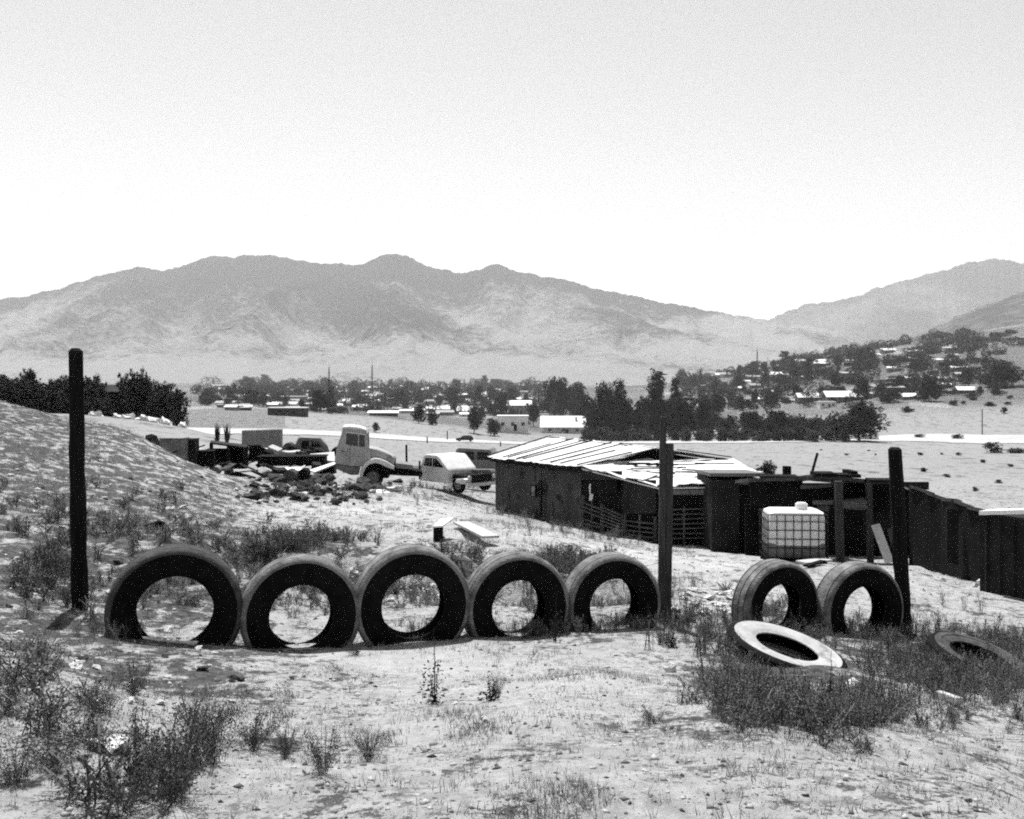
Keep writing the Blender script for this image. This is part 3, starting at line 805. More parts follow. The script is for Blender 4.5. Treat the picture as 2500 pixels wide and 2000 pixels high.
# leaning pale boards
o = MB().bar(P(2172, 1374, 19.0), P(2137, 1281, 19.35), .17, .03, up=Vector((0, -1, 0))).build('leaning_board', 'wood_pale'); tag(o, 'wide pale board leaning inside the dark shelter beside the right post', 'board')
o = MB().bar(P(2188, 1352, 19.2), P(2171, 1290, 19.4), .085, .03, up=Vector((0, -1, 0))).build('leaning_board', 'slat'); tag(o, 'thin grey board leaning just behind the wide pale board', 'board')
o = MB().bar(P(1979, 1166, 21.0), P(1996, 1106, 21.0), .045, .045).build('leaning_stick', 'wood_dark'); tag(o, 'thin dark stick poking up from the shelter roof', 'stick')
o = MB().box(P(1921, 1152, 21.2), (.15, .15, .24)).build('chimney_stub', 'wood_dark'); tag(o, 'short square dark box on top of the shelter roof', 'box')

# right shack, roof line falling towards the right
rs = thing('scrap_shack', 'dark scrap-board shack with a roof line falling to the right', 'shack')
pts_t = [(2222, 1187), (2262, 1203), (2300, 1219), (2330, 1222), (2362, 1238), (2400, 1248), (2430, 1252)]
pts_d = [19.5, 18.6, 17.8, 17.0, 16.3, 15.6, 15.1]
for k in range(6):
    (ua, va), (ub, vb) = pts_t[k], pts_t[k + 1]; da, db = pts_d[k], pts_d[k + 1]
    gb0 = 1394 + (ua - 2222) * .30; gb1 = 1394 + (ub - 2222) * .30
    panel(ua, ub + 1, va, gb0 + 8, da, .06, ('ply_dark', 'black', 'ply_dark', 'ply_dark', 'black', 'black')[k], 'wall_board', rs, vb, gb1 + 8, db)
    a = P(ua - 2, va - 4, da - .1); b_ = P(ub + 6, vb - 4, db - .1)
    MB().poly([a, b_, b_ + Vector((.5, .9, -.14)), a + Vector((.5, .9, -.14))], (0, 0, -.06)).build('roof_board', 'rust', rs)
MB().poly([P(2222, 1400, 19.6), P(2430, 1460, 15.2), P(2430, 1460, 15.2) + Vector((2.5, 4.5, 0)), P(2222, 1400, 19.6) + Vector((2.5, 4.5, 0))], (0, 0, -.05)).build('floor_boards', 'black', rs)
panel(2312, 2340, 1240, 1372, 16.6, .05, 'ply_mid', 'door_board', rs, 1244, 1380)

# big box at the right edge
bx = thing('storage_box', 'large dark metal storage box with a bright top edge at the right edge', 'storage box')
a = P(2392, 1256, 14.4); b_ = P(2640, 1250, 13.0)
db_ = (b_ - a); db_.z = 0; nb = Vector((-db_.y, db_.x, 0)).normalized() * 2.2
MB().poly([(a.x, a.y, Zv(1462, 14.4)), (b_.x, b_.y, Zv(1480, 13.0) - .2), (b_.x, b_.y, a.z), (a.x, a.y, a.z)], (nb.x, nb.y, 0)).build('box_body', 'dark_steel', bx)
MB().poly([a + Vector((-.05, -.08, 0)), b_ + Vector((0, -.08, 0)), b_ + nb * .12, a + nb * .12 + Vector((-.05, 0, 0))], (0, 0, .06)).build('lid', 'sheet', bx)
for k in range(7):
    q = a.lerp(b_, (k + .5) / 7); MB().bar((q.x, q.y - .02, Zv(1455, 14.4)), (q.x, q.y - .02, a.z - .04), .05, .05).build('rib', 'dark_steel', bx)

# ------------------------------------------------------------------ IBC TANK
tank = thing('caged_water_tank', 'white plastic water tank in a wire cage, darker liquid in its lower half', 'water tank', P(1936, 1369, 18.2), (0, 0, R(-4)))
W_, D_, H_ = 1.04, .78, .86
MB().box((0, 0, .10 + H_ / 2), (W_, D_, H_), bev=.14).build('tank', 'white_plastic', tank, True)
MB().box((0, 0, .10 + .17), (W_ + .006, D_ + .006, .37), bev=.12).build('liquid_level', 'grey_paint', tank, True)
MB().tube((.13, -.1, .94), (.13, -.1, 1.07), .115, .11, 20).build('cap', 'white_plastic', tank, True)
MB().tube((.13, -.1, 1.07), (.13, -.1, 1.09), .09, .085, 20).build('cap_rim', 'white_plastic', tank, True)
cg = MB()
hw, hd = W_ / 2 + .022, D_ / 2 + .022
for k in range(8):
    x = -hw + .02 + (2 * hw - .04) * k / 7
    for s in (-1, 1): cg.tube((x, s * hd, .05), (x, s * hd, .90), .008, None, 6)
    if k < 7:
        y = -hd + .02 + (2 * hd - .04) * k / 6
        for s in (-1, 1): cg.tube((s * hw, y, .05), (s * hw, y, .90), .008, None, 6)
for z in (.12, .30, .46, .62, .78, .90):
    for s in (-1, 1):
        cg.tube((-hw, s * hd, z), (hw, s * hd, z), .008, None, 6); cg.tube((s * hw, -hd, z), (s * hw, hd, z), .008, None, 6)
cg.build('cage', 'dark_steel', tank)
pb = MB()
for y in (-.33, 0, .33): pb.box((0, y, .0), (1.06, .1, .12))
pb.box((0, 0, .07), (1.08, .82, .03)); pb.build('pallet_base', 'black', tank)
for (ua, va, ub, vb, w_) in ((1955, 1379, 2020, 1378, .25), (1968, 1388, 2010, 1384, .12)):
    d = hit(ua, va, 12, 30).y
    a, b_ = P(ua, va, d), P(ub, vb, d + .3); a.z = gz1(a.x, a.y) + .04; b_.z = gz1(b_.x, b_.y) + .07
    o = MB().bar(a, b_, .03, w_, up=Vector((0, -1, 0))).build('ground_board', 'wood_pale' if w_ > .2 else 'wood_dark')
    tag(o, 'pale board lying flat below the white tank' if w_ > .2 else 'narrow dark board lying under the pale one below the tank', 'board')

# ------------------------------------------------------------------ TRUCK (old round-nosed cab, nose down)
K = 233.0
def tz(px, py): return ((px - 640) / K, (880 - py) / K)
truck = thing('wrecked_truck', 'old round-nosed truck cab painted pale grey, sunk nose down without its bed', 'truck', P(878, 1185, 37.0), (0, 0, R(9)))
def pr(pts): return [tz(*p) for p in pts]
cab = pr([(428, 690), (425, 640), (450, 520), (480, 440), (492, 382), (505, 372), (560, 372), (640, 382), (696, 402), (712, 440), (720, 550), (735, 600), (725, 680), (650, 722), (560, 712)])
MB().prism(cab, 0, 1.75, .05, seg=3).build('cab', 'truck_paint', truck, True)
MB().prism(pr([(490, 380), (505, 364), (560, 362), (640, 372), (700, 394), (700, 404), (640, 392), (560, 384)]), -.03, 1.78, .015).build('roof', 'white_paint', truck, True)  # paler paint puts the sun's highlight into the roof colour
MB().prism(pr([(705, 560), (720, 548), (790, 566), (860, 592), (920, 622), (952, 645), (958, 690), (945, 722), (800, 720), (715, 690)]), .22, 1.53, .09, seg=4).build('bonnet', 'truck_paint', truck, True)
wnd = MB().prism(pr([(528, 418), (560, 415), (640, 428), (684, 440), (684, 545), (640, 540), (560, 528), (522, 518)]), -.012, .02, 0).build('side_window', 'glass', truck)
MB().prism(pr([(628, 425), (636, 426), (632, 542), (624, 540)]), -.025, 0, 0).build('window_divider', 'truck_paint', wnd)
MB().prism(pr([(524, 410), (690, 432), (690, 440), (524, 418)]), -.03, -.005, 0).build('drip_rail', 'white_paint', wnd)
MB().prism(pr([(712, 420), (722, 420), (726, 545), (716, 545)]), .2, 1.55, 0).build('windscreen', 'glass', truck)
MB().prism(pr([(556, 540), (558, 540), (552, 700), (550, 700)]), -.01, .01, 0).build('door_seam', 'dark_steel', truck)
MB().prism(pr([(480, 575), (505, 579), (505, 586), (480, 582)]), -.04, 0, 0).build('door_handle', 'dark_steel', truck)
MB().prism(pr([(432, 695), (560, 715), (648, 726), (632, 790), (560, 790), (436, 735)]), .05, 1.6, .02).build('running_board', 'grey_paint', truck, True)
# wing over the wheel: an arch strip with thickness
arch = [(640, 800), (650, 745), (680, 690), (720, 658), (770, 643), (820, 650), (880, 676), (945, 718), (935, 745), (870, 720), (820, 694), (775, 684), (730, 694), (695, 722), (672, 770), (665, 815)]
MB().prism(pr(arch), -.12, .38, .02).build('wing', 'white_paint', truck, True)
MB().prism(pr([(665, 815), (672, 770), (695, 722), (730, 694), (775, 684), (820, 694), (870, 720), (935, 745), (905, 800), (890, 825)]), .1, .36, 0).build('wheel_arch', 'black', truck)
MB().prism(pr([(940, 650), (962, 655), (955, 740), (938, 738)]), .3, 1.45, .02).build('grille', 'dark_steel', truck)
MB().prism(pr([(895, 735), (1195, 775), (1195, 820), (885, 800)]), .35, 1.4, 0).build('chassis', 'black', truck)
MB().prism(pr([(955, 690), (1110, 712), (1108, 750), (955, 735)]), .1, 1.3, .01).build('bumper_box', 'grey_paint', truck)
def wheel(parent, x, y, z, r, w_=.26, hub='grey_paint'):
    wh = bpy.data.objects.new('wheel', None); col.objects.link(wh); wh.parent = parent; wh.location = (x, y, z)
    h = w_ / 2
    MB().lathe([(r * .6, -h * .8), (r * .75, -h), (r * .93, -h), (r, -h * .7), (r, h * .7), (r * .93, h), (r * .75, h), (r * .6, h * .8)], 32).build('tyre', 'rubber', wh, True)
    MB().lathe([(.001, -h * .3), (r * .2, -h * .55), (r * .24, -h * .3), (r * .5, -h * .15), (r * .58, -h * .75), (r * .62, -h * .7), (r * .6, h * .7), (.001, h * .7)], 32, close=False).build('rim', hub, wh, True)
    return wh
x_, z_ = tz(755, 812); wheel(truck, x_, .10, z_, .40)
wheel(truck, x_, 1.6, z_, .40)

# pale pickup beside it
pk = thing('wrecked_pickup', 'white pickup cab with its bonnet gone and engine bay open, right of the truck', 'pickup', P(1092, 1192, 39.0), (0, 0, R(-46)))
bodyp = [(-.85, .35), (-.85, 1.02), (-.80, 1.12), (-.62, 1.52), (-.5, 1.58), (.25, 1.58), (.36, 1.52), (.95, 1.0), (1.0, .9), (1.0, .35)]
MB().prism(bodyp, -.8, .8, .04, seg=3).build('cab', 'white_paint', pk, True)
wn = MB().prism([(-.62, 1.05), (-.48, 1.42), (.22, 1.42), (.72, 1.05)], -.815, -.79, 0).build('side_window', 'glass', pk)
MB().prism([(-.02, 1.05), (-.02, 1.42), (.02, 1.42), (.02, 1.05)], -.825, -.8, 0).build('window_divider', 'white_paint', wn)
MB().prism([(1.0, .75), (1.0, .45), (2.1, .35), (2.1, .7)], -.55, .55, .02).build('engine_bay', 'black', pk)
MB().prism([(1.5, .46), (1.9, .40), (2.15, .42), (2.2, .62), (2.0, .66), (1.6, .60)], -.88, -.5, .03).build('wing', 'white_paint', pk, True)
MB().prism([(.95, .9), (1.0, .5), (1.25, .75), (1.6, .8), (1.9, .6), (1.95, .35), (2.15, .4), (2.2, .85), (2.1, .98)], .55, .85, .03).build('wing', 'grey_paint', pk, True)
MB().prism([(2.2, .3), (2.2, .45), (2.3, .45), (2.3, .3)], -.85, .85, .02).build('bumper', 'white_paint', pk, True)
MB().prism([(2.12, .45), (2.12, .8), (2.2, .8), (2.2, .45)], -.55, .55, 0).build('grille', 'dark_steel', pk)
for s in (-1, 1): MB().tube((2.2, s * .68, .68), (2.25, s * .68, .68), .10, .09, 16).build('headlight', 'lamp', pk, True)
MB().prism([(-2.4, .55), (-2.4, .85), (-.9, .85), (-.9, .55)], -.7, .7, 0).build('load_bed', 'rust', pk)
wheel(pk, 1.6, -.72, .32, .34, .2); wheel(pk, 1.6, .72, .32, .34, .2)
pk.scale = (.92, .92, .86)
MB().bar((-.9, -.8, .4), (-.9, -.8, 1.25), .06).build('roof_pillar', 'dark_steel', pk)

# crate between the two
o = MB().bar(P(993, 1145, 46), P(992, 1086, 46), .09).build('fence_post', 'wood_dark'); tag(o, 'single dark fence post standing between the truck and the white pickup', 'post')

# van wreck behind, at left of the roof
van = thing('wrecked_van', 'faded grey van shell behind the white pickup, next to the shack roof', 'van', P(1160, 1176, 47), (0, 0, R(-8)))
MB().prism([(-.95, .3), (-.95, 1.5), (-.8, 1.62), (.7, 1.55), (1.0, 1.0), (1.3, .9), (1.35, .3)], 0, 1.6, .06, seg=3).build('van_body', 'grey_paint', van, True)
MB().prism([(-.8, 1.05), (-.75, 1.42), (-.05, 1.42), (-.05, 1.05)], -.02, .01, 0).build('window', 'glass', van)
MB().prism([(.1, 1.05), (.1, 1.42), (.6, 1.4), (.85, 1.05)], -.02, .01, 0).build('window', 'glass', van)
wheel(van, -.5, .05, .3, .32, .2); wheel(van, .8, .05, .3, .32, .2)

# boxy grey cab to the left
v2 = thing('wrecked_bus_cab', 'dull grey boxy cab shell with two small windows, left of the truck', 'cab', P(760, 1136, 46), (0, 0, R(12)))
MB().prism([(-.75, .0), (-.85, .7), (-.6, 1.25), (-.5, 1.33), (.4, 1.28), (.75, .9), (.85, .6), (.8, 0)], 0, 1.6, .06, seg=3).build('shell', 'grey_paint', v2, True)
MB().prism([(-.5, .85), (-.4, 1.15), (-.1, 1.15), (-.1, .85)], -.02, .01, 0).build('window', 'glass', v2)
MB().prism([(.0, .85), (.0, 1.15), (.35, 1.12), (.55, .85)], -.02, .01, 0).build('window', 'glass', v2)
MB().box((0, .1, .25), (1.9, .1, .16)).build('lower_trim', 'rust', v2)

# corrugated container-like enclosure
o = MB()
a, b_ = P(592, 1086, 62), P(688, 1086, 58)
for k in range(34):
    q = a.lerp(b_, k / 33); o.bar((q.x, q.y, q.z - .3), (q.x, q.y + random.uniform(-.03, .03), q.z + .88 + .02 * k / 33), .09, .03)
fence = thing('sheet_fence', 'short grey corrugated fence panel with a bright top edge, left of the truck', 'fence')
o.build('corrugated_panel', 'grey_paint', fence)
MB().bar(a + Vector((0, -.03, .9)), b_ + Vector((0, -.03, .93)), .06, .05).build('top_rail', 'sheet', fence)

# loose sheets and planks by the truck
def flat(name, label, cat, pts, d, m, th=.05):
    q = [P(u, v, dd) for (u, v), dd in zip(pts, d)]
    o = MB().poly(q, (0, 0, -th)).build(name, m); return tag(o, label, cat)
flat('metal_sheet', 'long bright sheet lying low in front of the grey cab shell', 'metal sheet', [(680, 1142), (752, 1140), (742, 1148), (690, 1150)], [38, 38, 36.5, 36.5], 'sheet')
flat('metal_sheet', 'bright tilted sheet whose right corner touches the truck cab', 'metal sheet', [(755, 1148), (815, 1128), (820, 1132), (768, 1152)], [37.5, 39, 37.5, 36.5], 'sheet')
flat('plank_stack', 'stack of pale planks behind the truck cab', 'planks', [(757, 1108), (816, 1103), (818, 1126), (760, 1122)], [43, 43, 40, 40], 'wood_pale', .2)
flat('metal_sheet', 'crumpled bright sheet beside the dark junk heap', 'metal sheet', [(630, 1092), (668, 1096), (692, 1110), (650, 1112)], [48, 48, 45, 45], 'sheet', .12)
flat('metal_sheet', 'curved white sheet lying in dry grass below the truck wheel', 'metal sheet', [(905, 1196), (940, 1194), (953, 1203), (910, 1206)], [31.5, 31.5, 30, 30], 'sheet', .1)
flat('scrap_board', 'black panel propped behind the tilted bright sheet', 'panel', [(765, 1153), (820, 1132), (822, 1152), (790, 1160)], [37.8, 39, 38.4, 37.8], 'black', .05)

# dark junk at left: table-like rack, drums, boxes
rk = thing('scrap_rack', 'black steel rack with a sloping top amid the junk at left', 'rack')
MB().poly([P(513, 1080, 40), P(602, 1092, 39.5), P(604, 1086, 42), P(516, 1075, 42.5)], (0, 0, -.07)).build('rack_top', 'dark_steel', rk)
for (u, v0, v1, d) in ((516, 1082, 1145, 40), (558, 1088, 1160, 39.8), (598, 1092, 1140, 39.5)):
    MB().bar(P(u, v0, d), P(u, v1, d), .12).build('rack_leg', 'dark_steel', rk)
panel(560, 600, 1090, 1145, 40.2, .4, 'black', 'rack_panel', rk)
panel(516, 556, 1096, 1150, 41.2, .3, 'ply_dark', 'rack_panel', rk)
def junk(name, label, cat, u, v, d, sz, m, rz=0, bev=.03, bits=True):
    g0 = P(u, v, d); t_ = thing(name, label, cat, (g0.x, g0.y, g0.z), (0, 0, R(rz)))
    MB().box((0, 0, sz[2] / 2), sz, bev=bev).build('body', m, t_)
    if bits:
        MB().box((0, 0, sz[2] + .02), (sz[0] * 1.04, sz[1] * 1.04, .04)).build('top', m, t_)
    return t_
junk('dark_trough', 'wide black open trough lying on the slope at far left', 'trough', 375, 1135, 33, (1.35, .8, .42), 'black', 5, .06)
junk('scrap_block', 'black box hanging under the left end of the trough', 'box', 398, 1152, 33.2, (.45, .5, .35), 'black', 10)
junk('pale_cabinet', 'faded upright cabinet standing behind the black trough', 'cabinet', 425, 1148, 36, (.85, .6, 1.15), 'grey_paint', -6)
junk('dark_cabinet', 'taller dark cabinet right of the faded one', 'cabinet', 465, 1136, 36.5, (.5, .6, .95), 'ply_mid', 4)
junk('scrap_bin', 'low black bin between the dark cabinet and the rack', 'bin', 500, 1138, 37, (.7, .7, .55), 'black', 12)
junk('engine_block', 'lumpy dark engine block right of the rack', 'engine', 622, 1126, 40, (.36, .5, .62), 'black', 30)
junk('scrap_platform', 'long low dark trailer frame left of the truck', 'trailer frame', 715, 1135, 39.5, (2.6, 1.1, .34), 'black', 3)
rock = rock_mesh(3)
o = link_mesh('round_bale', rock_mesh(14), 'black'); o.location = P(370, 1082, 44); o.scale = (.9, .8, .75); tag(o, 'round black drum-like lump on pale dust at far left', 'drum')

for k in range(105):
    u = random.uniform(345, 850); v = random.uniform(1094, 1164) + max(0, (430 - u)) * .08; d = 46 - (v - 1094) * .16
    if 825 < u: continue
    q = P(u, v, d); sz = random.uniform(.15, .75); kind = random.random()
    mb = MB()
    e3 = Matrix.Rotation(random.uniform(0, 3), 3, 'Z') @ Matrix.Rotation(random.uniform(-.5, .5), 3, 'X') @ Matrix.Rotation(random.uniform(-.4, .4), 3, 'Y')
    if kind < .35: mb.box((0, 0, 0), (sz * 1.8, sz * .8, .04), e3, .01)
    elif kind < .6: mb.bar((-sz, 0, -sz * .15), (sz, random.uniform(-.3, .3), sz * random.uniform(.0, .6)), .07, .05)
    elif kind < .8: mb.tube((0, -sz * .4, 0), (0, sz * .4, .05), sz * .4, sz * .36, 14)
    else: mb.box((0, 0, 0), (sz * .8, sz * .6, sz * .6), e3, .03)
    o = mb.build('scrap_piece', random.choice(['black', 'black', 'dark_steel', 'rust', 'rust', 'grey_paint', 'wood_pale', 'ply_mid'])); o.location = q
    tag(o, 'loose piece of scrap strewn in the junk yard left of the truck', 'scrap', 'scrap pieces of the junk yard')

# the two thin agave-like poles
def spiky(name, label, u, vb, vt, d, m='leaf_dark'):
    g0 = P(u, vb, d); h_ = (vb - vt) / F * d; V = []; Fc = []
    for k in range(60):
        a = random.uniform(0, 6.28); l = h_ * random.uniform(.3, 1.0); sp = random.uniform(.02, .22) * h_
        b0 = Vector((math.cos(a) * .05, math.sin(a) * .05, 0)); tp = Vector((math.cos(a) * sp, math.sin(a) * sp, l)); w_ = .03 * h_ + .02
        sd = Vector((-math.sin(a), math.cos(a), 0)) * w_
        i = len(V); V += [b0 - sd, b0 + sd, tp]; Fc.append((i, i + 1, i + 2))
    o = link_mesh(name, np_mesh(name, np.array([tuple(v) for v in V]), np.array(Fc)), m); o.location = g0; return tag(o, label, 'plant')
spiky('spiky_plant', 'narrow upright plant behind the black rack, left one', 530, 1082, 1030, 48)
spiky('spiky_plant', 'thinner upright plant behind the black rack, right one', 554, 1082, 1026, 48)

# ------------------------------------------------------------------ ROCKS AND RUBBLE
rocks = [rock_mesh(50 + k, 2 if k % 2 else 1, .5, .75) for k in range(7)]
def stone(name, label, u, v, w_, m='rock_dark', group=None, k=None, dmin=8, dmax=60, hk=.7):
    q = hit(u, v, dmin, dmax); me = rocks[k if k is not None else random.randrange(7)]
    key = (me.name, m)
    if key not in stone.c:
        mm = me.copy(); mm.materials.clear(); mm.materials.append(M[m]); stone.c[key] = mm
    o = bpy.data.objects.new(name, stone.c[key]); col.objects.link(o)
    s = w_ / F * q.y; o.location = (q.x, q.y, q.z + s * .18); o.scale = (s, s * .9, s * hk); o.rotation_euler = (random.uniform(-.3, .3), random.uniform(-.3, .3), random.uniform(0, 6))
    if label: tag(o, label, 'rock', group)
    return o
stone.c = {}
for k in range(150):
    u = random.gauss(760, 100); v = 1190 + random.gauss(0, 17) + abs(u - 790) * .05
    if u < 545 or u > 985: continue
    stone('rubble_stone', 'dark broken stone in the rubble heap below the wrecked truck', u, max(1164, min(v, 1232)), random.choice([random.uniform(8, 20), random.uniform(16, 46)]), 'rock_dark' if random.random() < .86 else 'rock_pale', 'stones of the rubble heap', dmin=22)
for k in range(46):
    u = random.uniform(1645, 1790); v = random.uniform(1444, 1502)
    stone('white_stone', 'white broken chunk in the pale rubble between the double post and the tyre pair', u, v, random.uniform(10, 34), 'rock_pale', 'pale rubble between the post and the tyre pair', hk=.5)
for (u, v, w_) in ((2395, 1428, 28), (2415, 1420, 34), (2436, 1412, 42), (2452, 1425, 38), (2380, 1434, 18)):
    stone('white_sack', 'bright lumpy white sack at the foot of the dark storage box', u, v, w_, 'rock_pale', 'white lumps by the storage box', hk=1.0)
for k in range(16):
    u, v = random.uniform(940, 1075), random.uniform(1405, 1470)
    stone('broken_brick', 'loose pale brick lying behind the third tyre', u, v, random.uniform(12, 30), 'rock_pale' if random.random() < .7 else 'rock_dark', 'loose bricks behind the tyres', hk=.45)
for k in range(7):
    stone('broken_brick', 'pale lump beyond the gap between second and third tyre', random.uniform(850, 890), random.uniform(1385, 1410), random.uniform(10, 20), 'rock_pale', 'pale lumps in the gap beside the third tyre', hk=.5)
for k in range(90):
    u, v = random.uniform(0, 640), random.uniform(1140, 1720)
    stone('slope_stone', 'small loose stone lying on the rough left slope', u, v, random.uniform(8, 24) * (.6 + (v - 1100) / 700), random.choice(['rock_pale', 'rock_pale', 'rock_dark']), 'loose stones on the left slope', dmin=4, hk=.5)
for k in range(55):
    u, v = random.uniform(600, 2450), random.uniform(1600, 1960)
    stone('pebble', 'small pebble on the bare foreground ground', u, v, random.uniform(6, 16), random.choice(['rock_pale', 'rock_dark']), 'pebbles on the foreground', dmin=3, hk=.5)
stone('foreground_rock', 'flat pale rock in the weeds at lower left', 190, 1632, 55, 'rock_pale', dmin=4, hk=.35)
stone('foreground_rock', 'long pale rock among the lower-left bushes', 270, 1830, 120, 'rock_pale', dmin=3, hk=.25)
stone('dark_stone', 'black stone halfway up the left slope, right of the log post', 378, 1290, 40, 'black', dmin=9)
stone('foreground_rock', 'pale upright stone in grass right of the double post', 1640, 1640, 34, 'rock_pale', dmin=4, hk=1.4)
stone('foreground_rock', 'pale stone just below the lying tyre', 2080, 1675, 42, 'rock_pale', dmin=4, hk=.5)
o = MB().bar(hit(2292, 1708, 4) + Vector((0, 0, .04)), hit(2345, 1730, 4) + Vector((0, 0, .05)), .05, .05, bev=.01).build('pale_stick', 'wood_pale'); tag(o, 'short pale stick lying in grass at lower right', 'stick')

# black stub with a pale plank on it, and the plank beside it
q = hit(1070, 1322, 10, 40); h_ = 34 / F * q.y
o = thing('block_stub', 'small black upright block topped with a pale slab, behind the third tyre', 'block', q)
MB().box((0, 0, h_ / 2 - .03), (.17, .17, h_ + .06), bev=.01).build('stub', 'black', o)
MB().poly([(-.09, -.1, h_ + .01), (.09, -.1, h_ + .02), (.26, .5, h_ + .09), (.0, .5, h_ + .06)], (0, 0, .03)).build('slab', 'sheet', o)
a, b_ = hit(1125, 1288, 10, 40), hit(1198, 1334, 10, 40)
o = MB().bar(a + Vector((0, 0, .1)), b_ + Vector((0, 0, .16)), .04, .3, up=Vector((1, .3, 0))).build('fallen_board', 'wood_pale'); tag(o, 'wide pale board lying on the slope right of the black stub', 'board')

# ------------------------------------------------------------------ VEGETATION
def leaves(centers, size, rg, up=.3):
    """small four-sided leaves around given centres"""
    n_ = len(centers); a = rg.normal(size=(n_, 3)); a[:, 2] *= .8
    a /= np.linalg.norm(a, axis=1, keepdims=True) + 1e-9
    b_ = rg.normal(size=(n_, 3)); b_ -= (b_ * a).sum(1, keepdims=True) * a; b_ /= np.linalg.norm(b_, axis=1, keepdims=True) + 1e-9
    s = (size * rg.uniform(.55, 1.3, n_))[:, None]
    c = centers
    V = np.stack([c - a * s, c - b_ * s * .45, c + a * s, c + b_ * s * .45], 1).reshape(-1, 3)
    return V, np.arange(4 * n_).reshape(-1, 4)

def crown_mesh(name, kind, seed, n_=5200, leaf=.022):
    rg = np.random.default_rng(seed)
    lob = []
    if kind == 'round':
        for k in range(17):
            a = rg.uniform(0, 6.28); rr = rg.uniform(.0, .30); lob.append((math.cos(a) * rr, math.sin(a) * rr, rg.uniform(.2, .82), rg.uniform(.13, .23)))
    elif kind == 'tall':
        for k in range(14):
            z = .12 + .8 * k / 13; a = rg.uniform(0, 6.28); rr = rg.uniform(0, .14) * (1.15 - z); lob.append((math.cos(a) * rr, math.sin(a) * rr, z, rg.uniform(.10, .17) * (1.2 - .75 * z)))
    elif kind == 'cone':
        for k in range(12):
            z = .1 + .8 * k / 11; lob.append((rg.uniform(-.03, .03), rg.uniform(-.03, .03), z, .19 * (1.08 - z) + .02))
    else:
        for k in range(10):
            a = rg.uniform(0, 6.28); rr = rg.uniform(0, .36); lob.append((math.cos(a) * rr, math.sin(a) * rr, rg.uniform(.12, .68), rg.uniform(.16, .28)))
    lob = np.array(lob); wt = lob[:, 3] ** 2; wt /= wt.sum()
    # twig clusters on each lobe
    ncl = n_ // 22
    li = rg.choice(len(lob), ncl, p=wt); dv = rg.normal(size=(ncl, 3)); dv /= np.linalg.norm(dv, axis=1, keepdims=True)
    cc = lob[li, :3] + dv * (lob[li, 3] * rg.uniform(.45, 1.12, ncl))[:, None]
    ce = np.repeat(cc, 22, 0) + rg.normal(size=(ncl * 22, 3)) * .022
    V, Fc = leaves(ce, leaf, rg)
    V[:, 2] = np.clip(V[:, 2], .02, 1.02)
    return np_mesh(name, V, Fc), lob

def trunk_mesh(lob, seed, r0=.022):
    mb = MB(); rr = random.Random(seed)
    zt = float(np.median(lob[:, 2])); base = Vector((0, 0, -.05)); mid = Vector((rr.uniform(-.02, .02), rr.uniform(-.02, .02), zt * .55)); top = Vector((rr.uniform(-.03, .03), 0, zt))
    mb.tube(base, mid, r0, r0 * .7, 7, False); mb.tube(mid, top, r0 * .7, r0 * .35, 7, False)
    for L in lob[:7]:
        mb.tube(mid.lerp(top, rr.uniform(0, .7)), Vector(L[:3]), r0 * .35, r0 * .1, 5, False)
    return mb.mesh('trunk', True)

TP = {}
for kind, cnt, n_, leaf in (('round', 4, 9000, .023), ('tall', 4, 7500, .019), ('cone', 2, 6000, .016), ('bush', 3, 6500, .028)):
    for k in range(cnt):
        for m in ('leaf_dark', 'leaf_mid'):
            cm, lob = crown_mesh('crown', kind, 100 + 13 * k + len(kind), n_, leaf)
            cm.materials.append(M[m]); tm = trunk_mesh(lob, k); tm.materials.append(M['bark'])
            TP[(kind, k, m)] = (cm, tm)
def tree(label, u, vb, vt, wpx, kind='round', m='leaf_dark', group=None, dmin=60, d=None, name='tree', cat='tree', k=None):
    if d is None: q = hit(u, vb, dmin, 2500)
    else:
        x = (u - 1250) / F * d; q = Vector((x, d, gz1(x, d)))
    nk = {'round': 4, 'tall': 4, 'cone': 2, 'bush': 3}[kind]
    cm, tm = TP[(kind, random.randrange(nk) if k is None else k, m)]
    h_ = max((vb - vt) / F * q.y if d is None else (CZ - (vt - H0) / F * q.y) - q.z, .3)
    wn_ = {'round': .86, 'tall': .40, 'cone': .42, 'bush': .95}[kind]
    sx = wpx / F * q.y / wn_
    t_ = bpy.data.objects.new(name, None); col.objects.link(t_); tag(t_, label, cat, group)
    t_.location = q; t_.scale = (sx, sx, h_); t_.rotation_euler = (0, 0, random.uniform(0, 6.28))
    c = bpy.data.objects.new('crown', cm); col.objects.link(c); c.parent = t_
    b_ = bpy.data.objects.new('trunk', tm); col.objects.link(b_); b_.parent = t_
    return t_

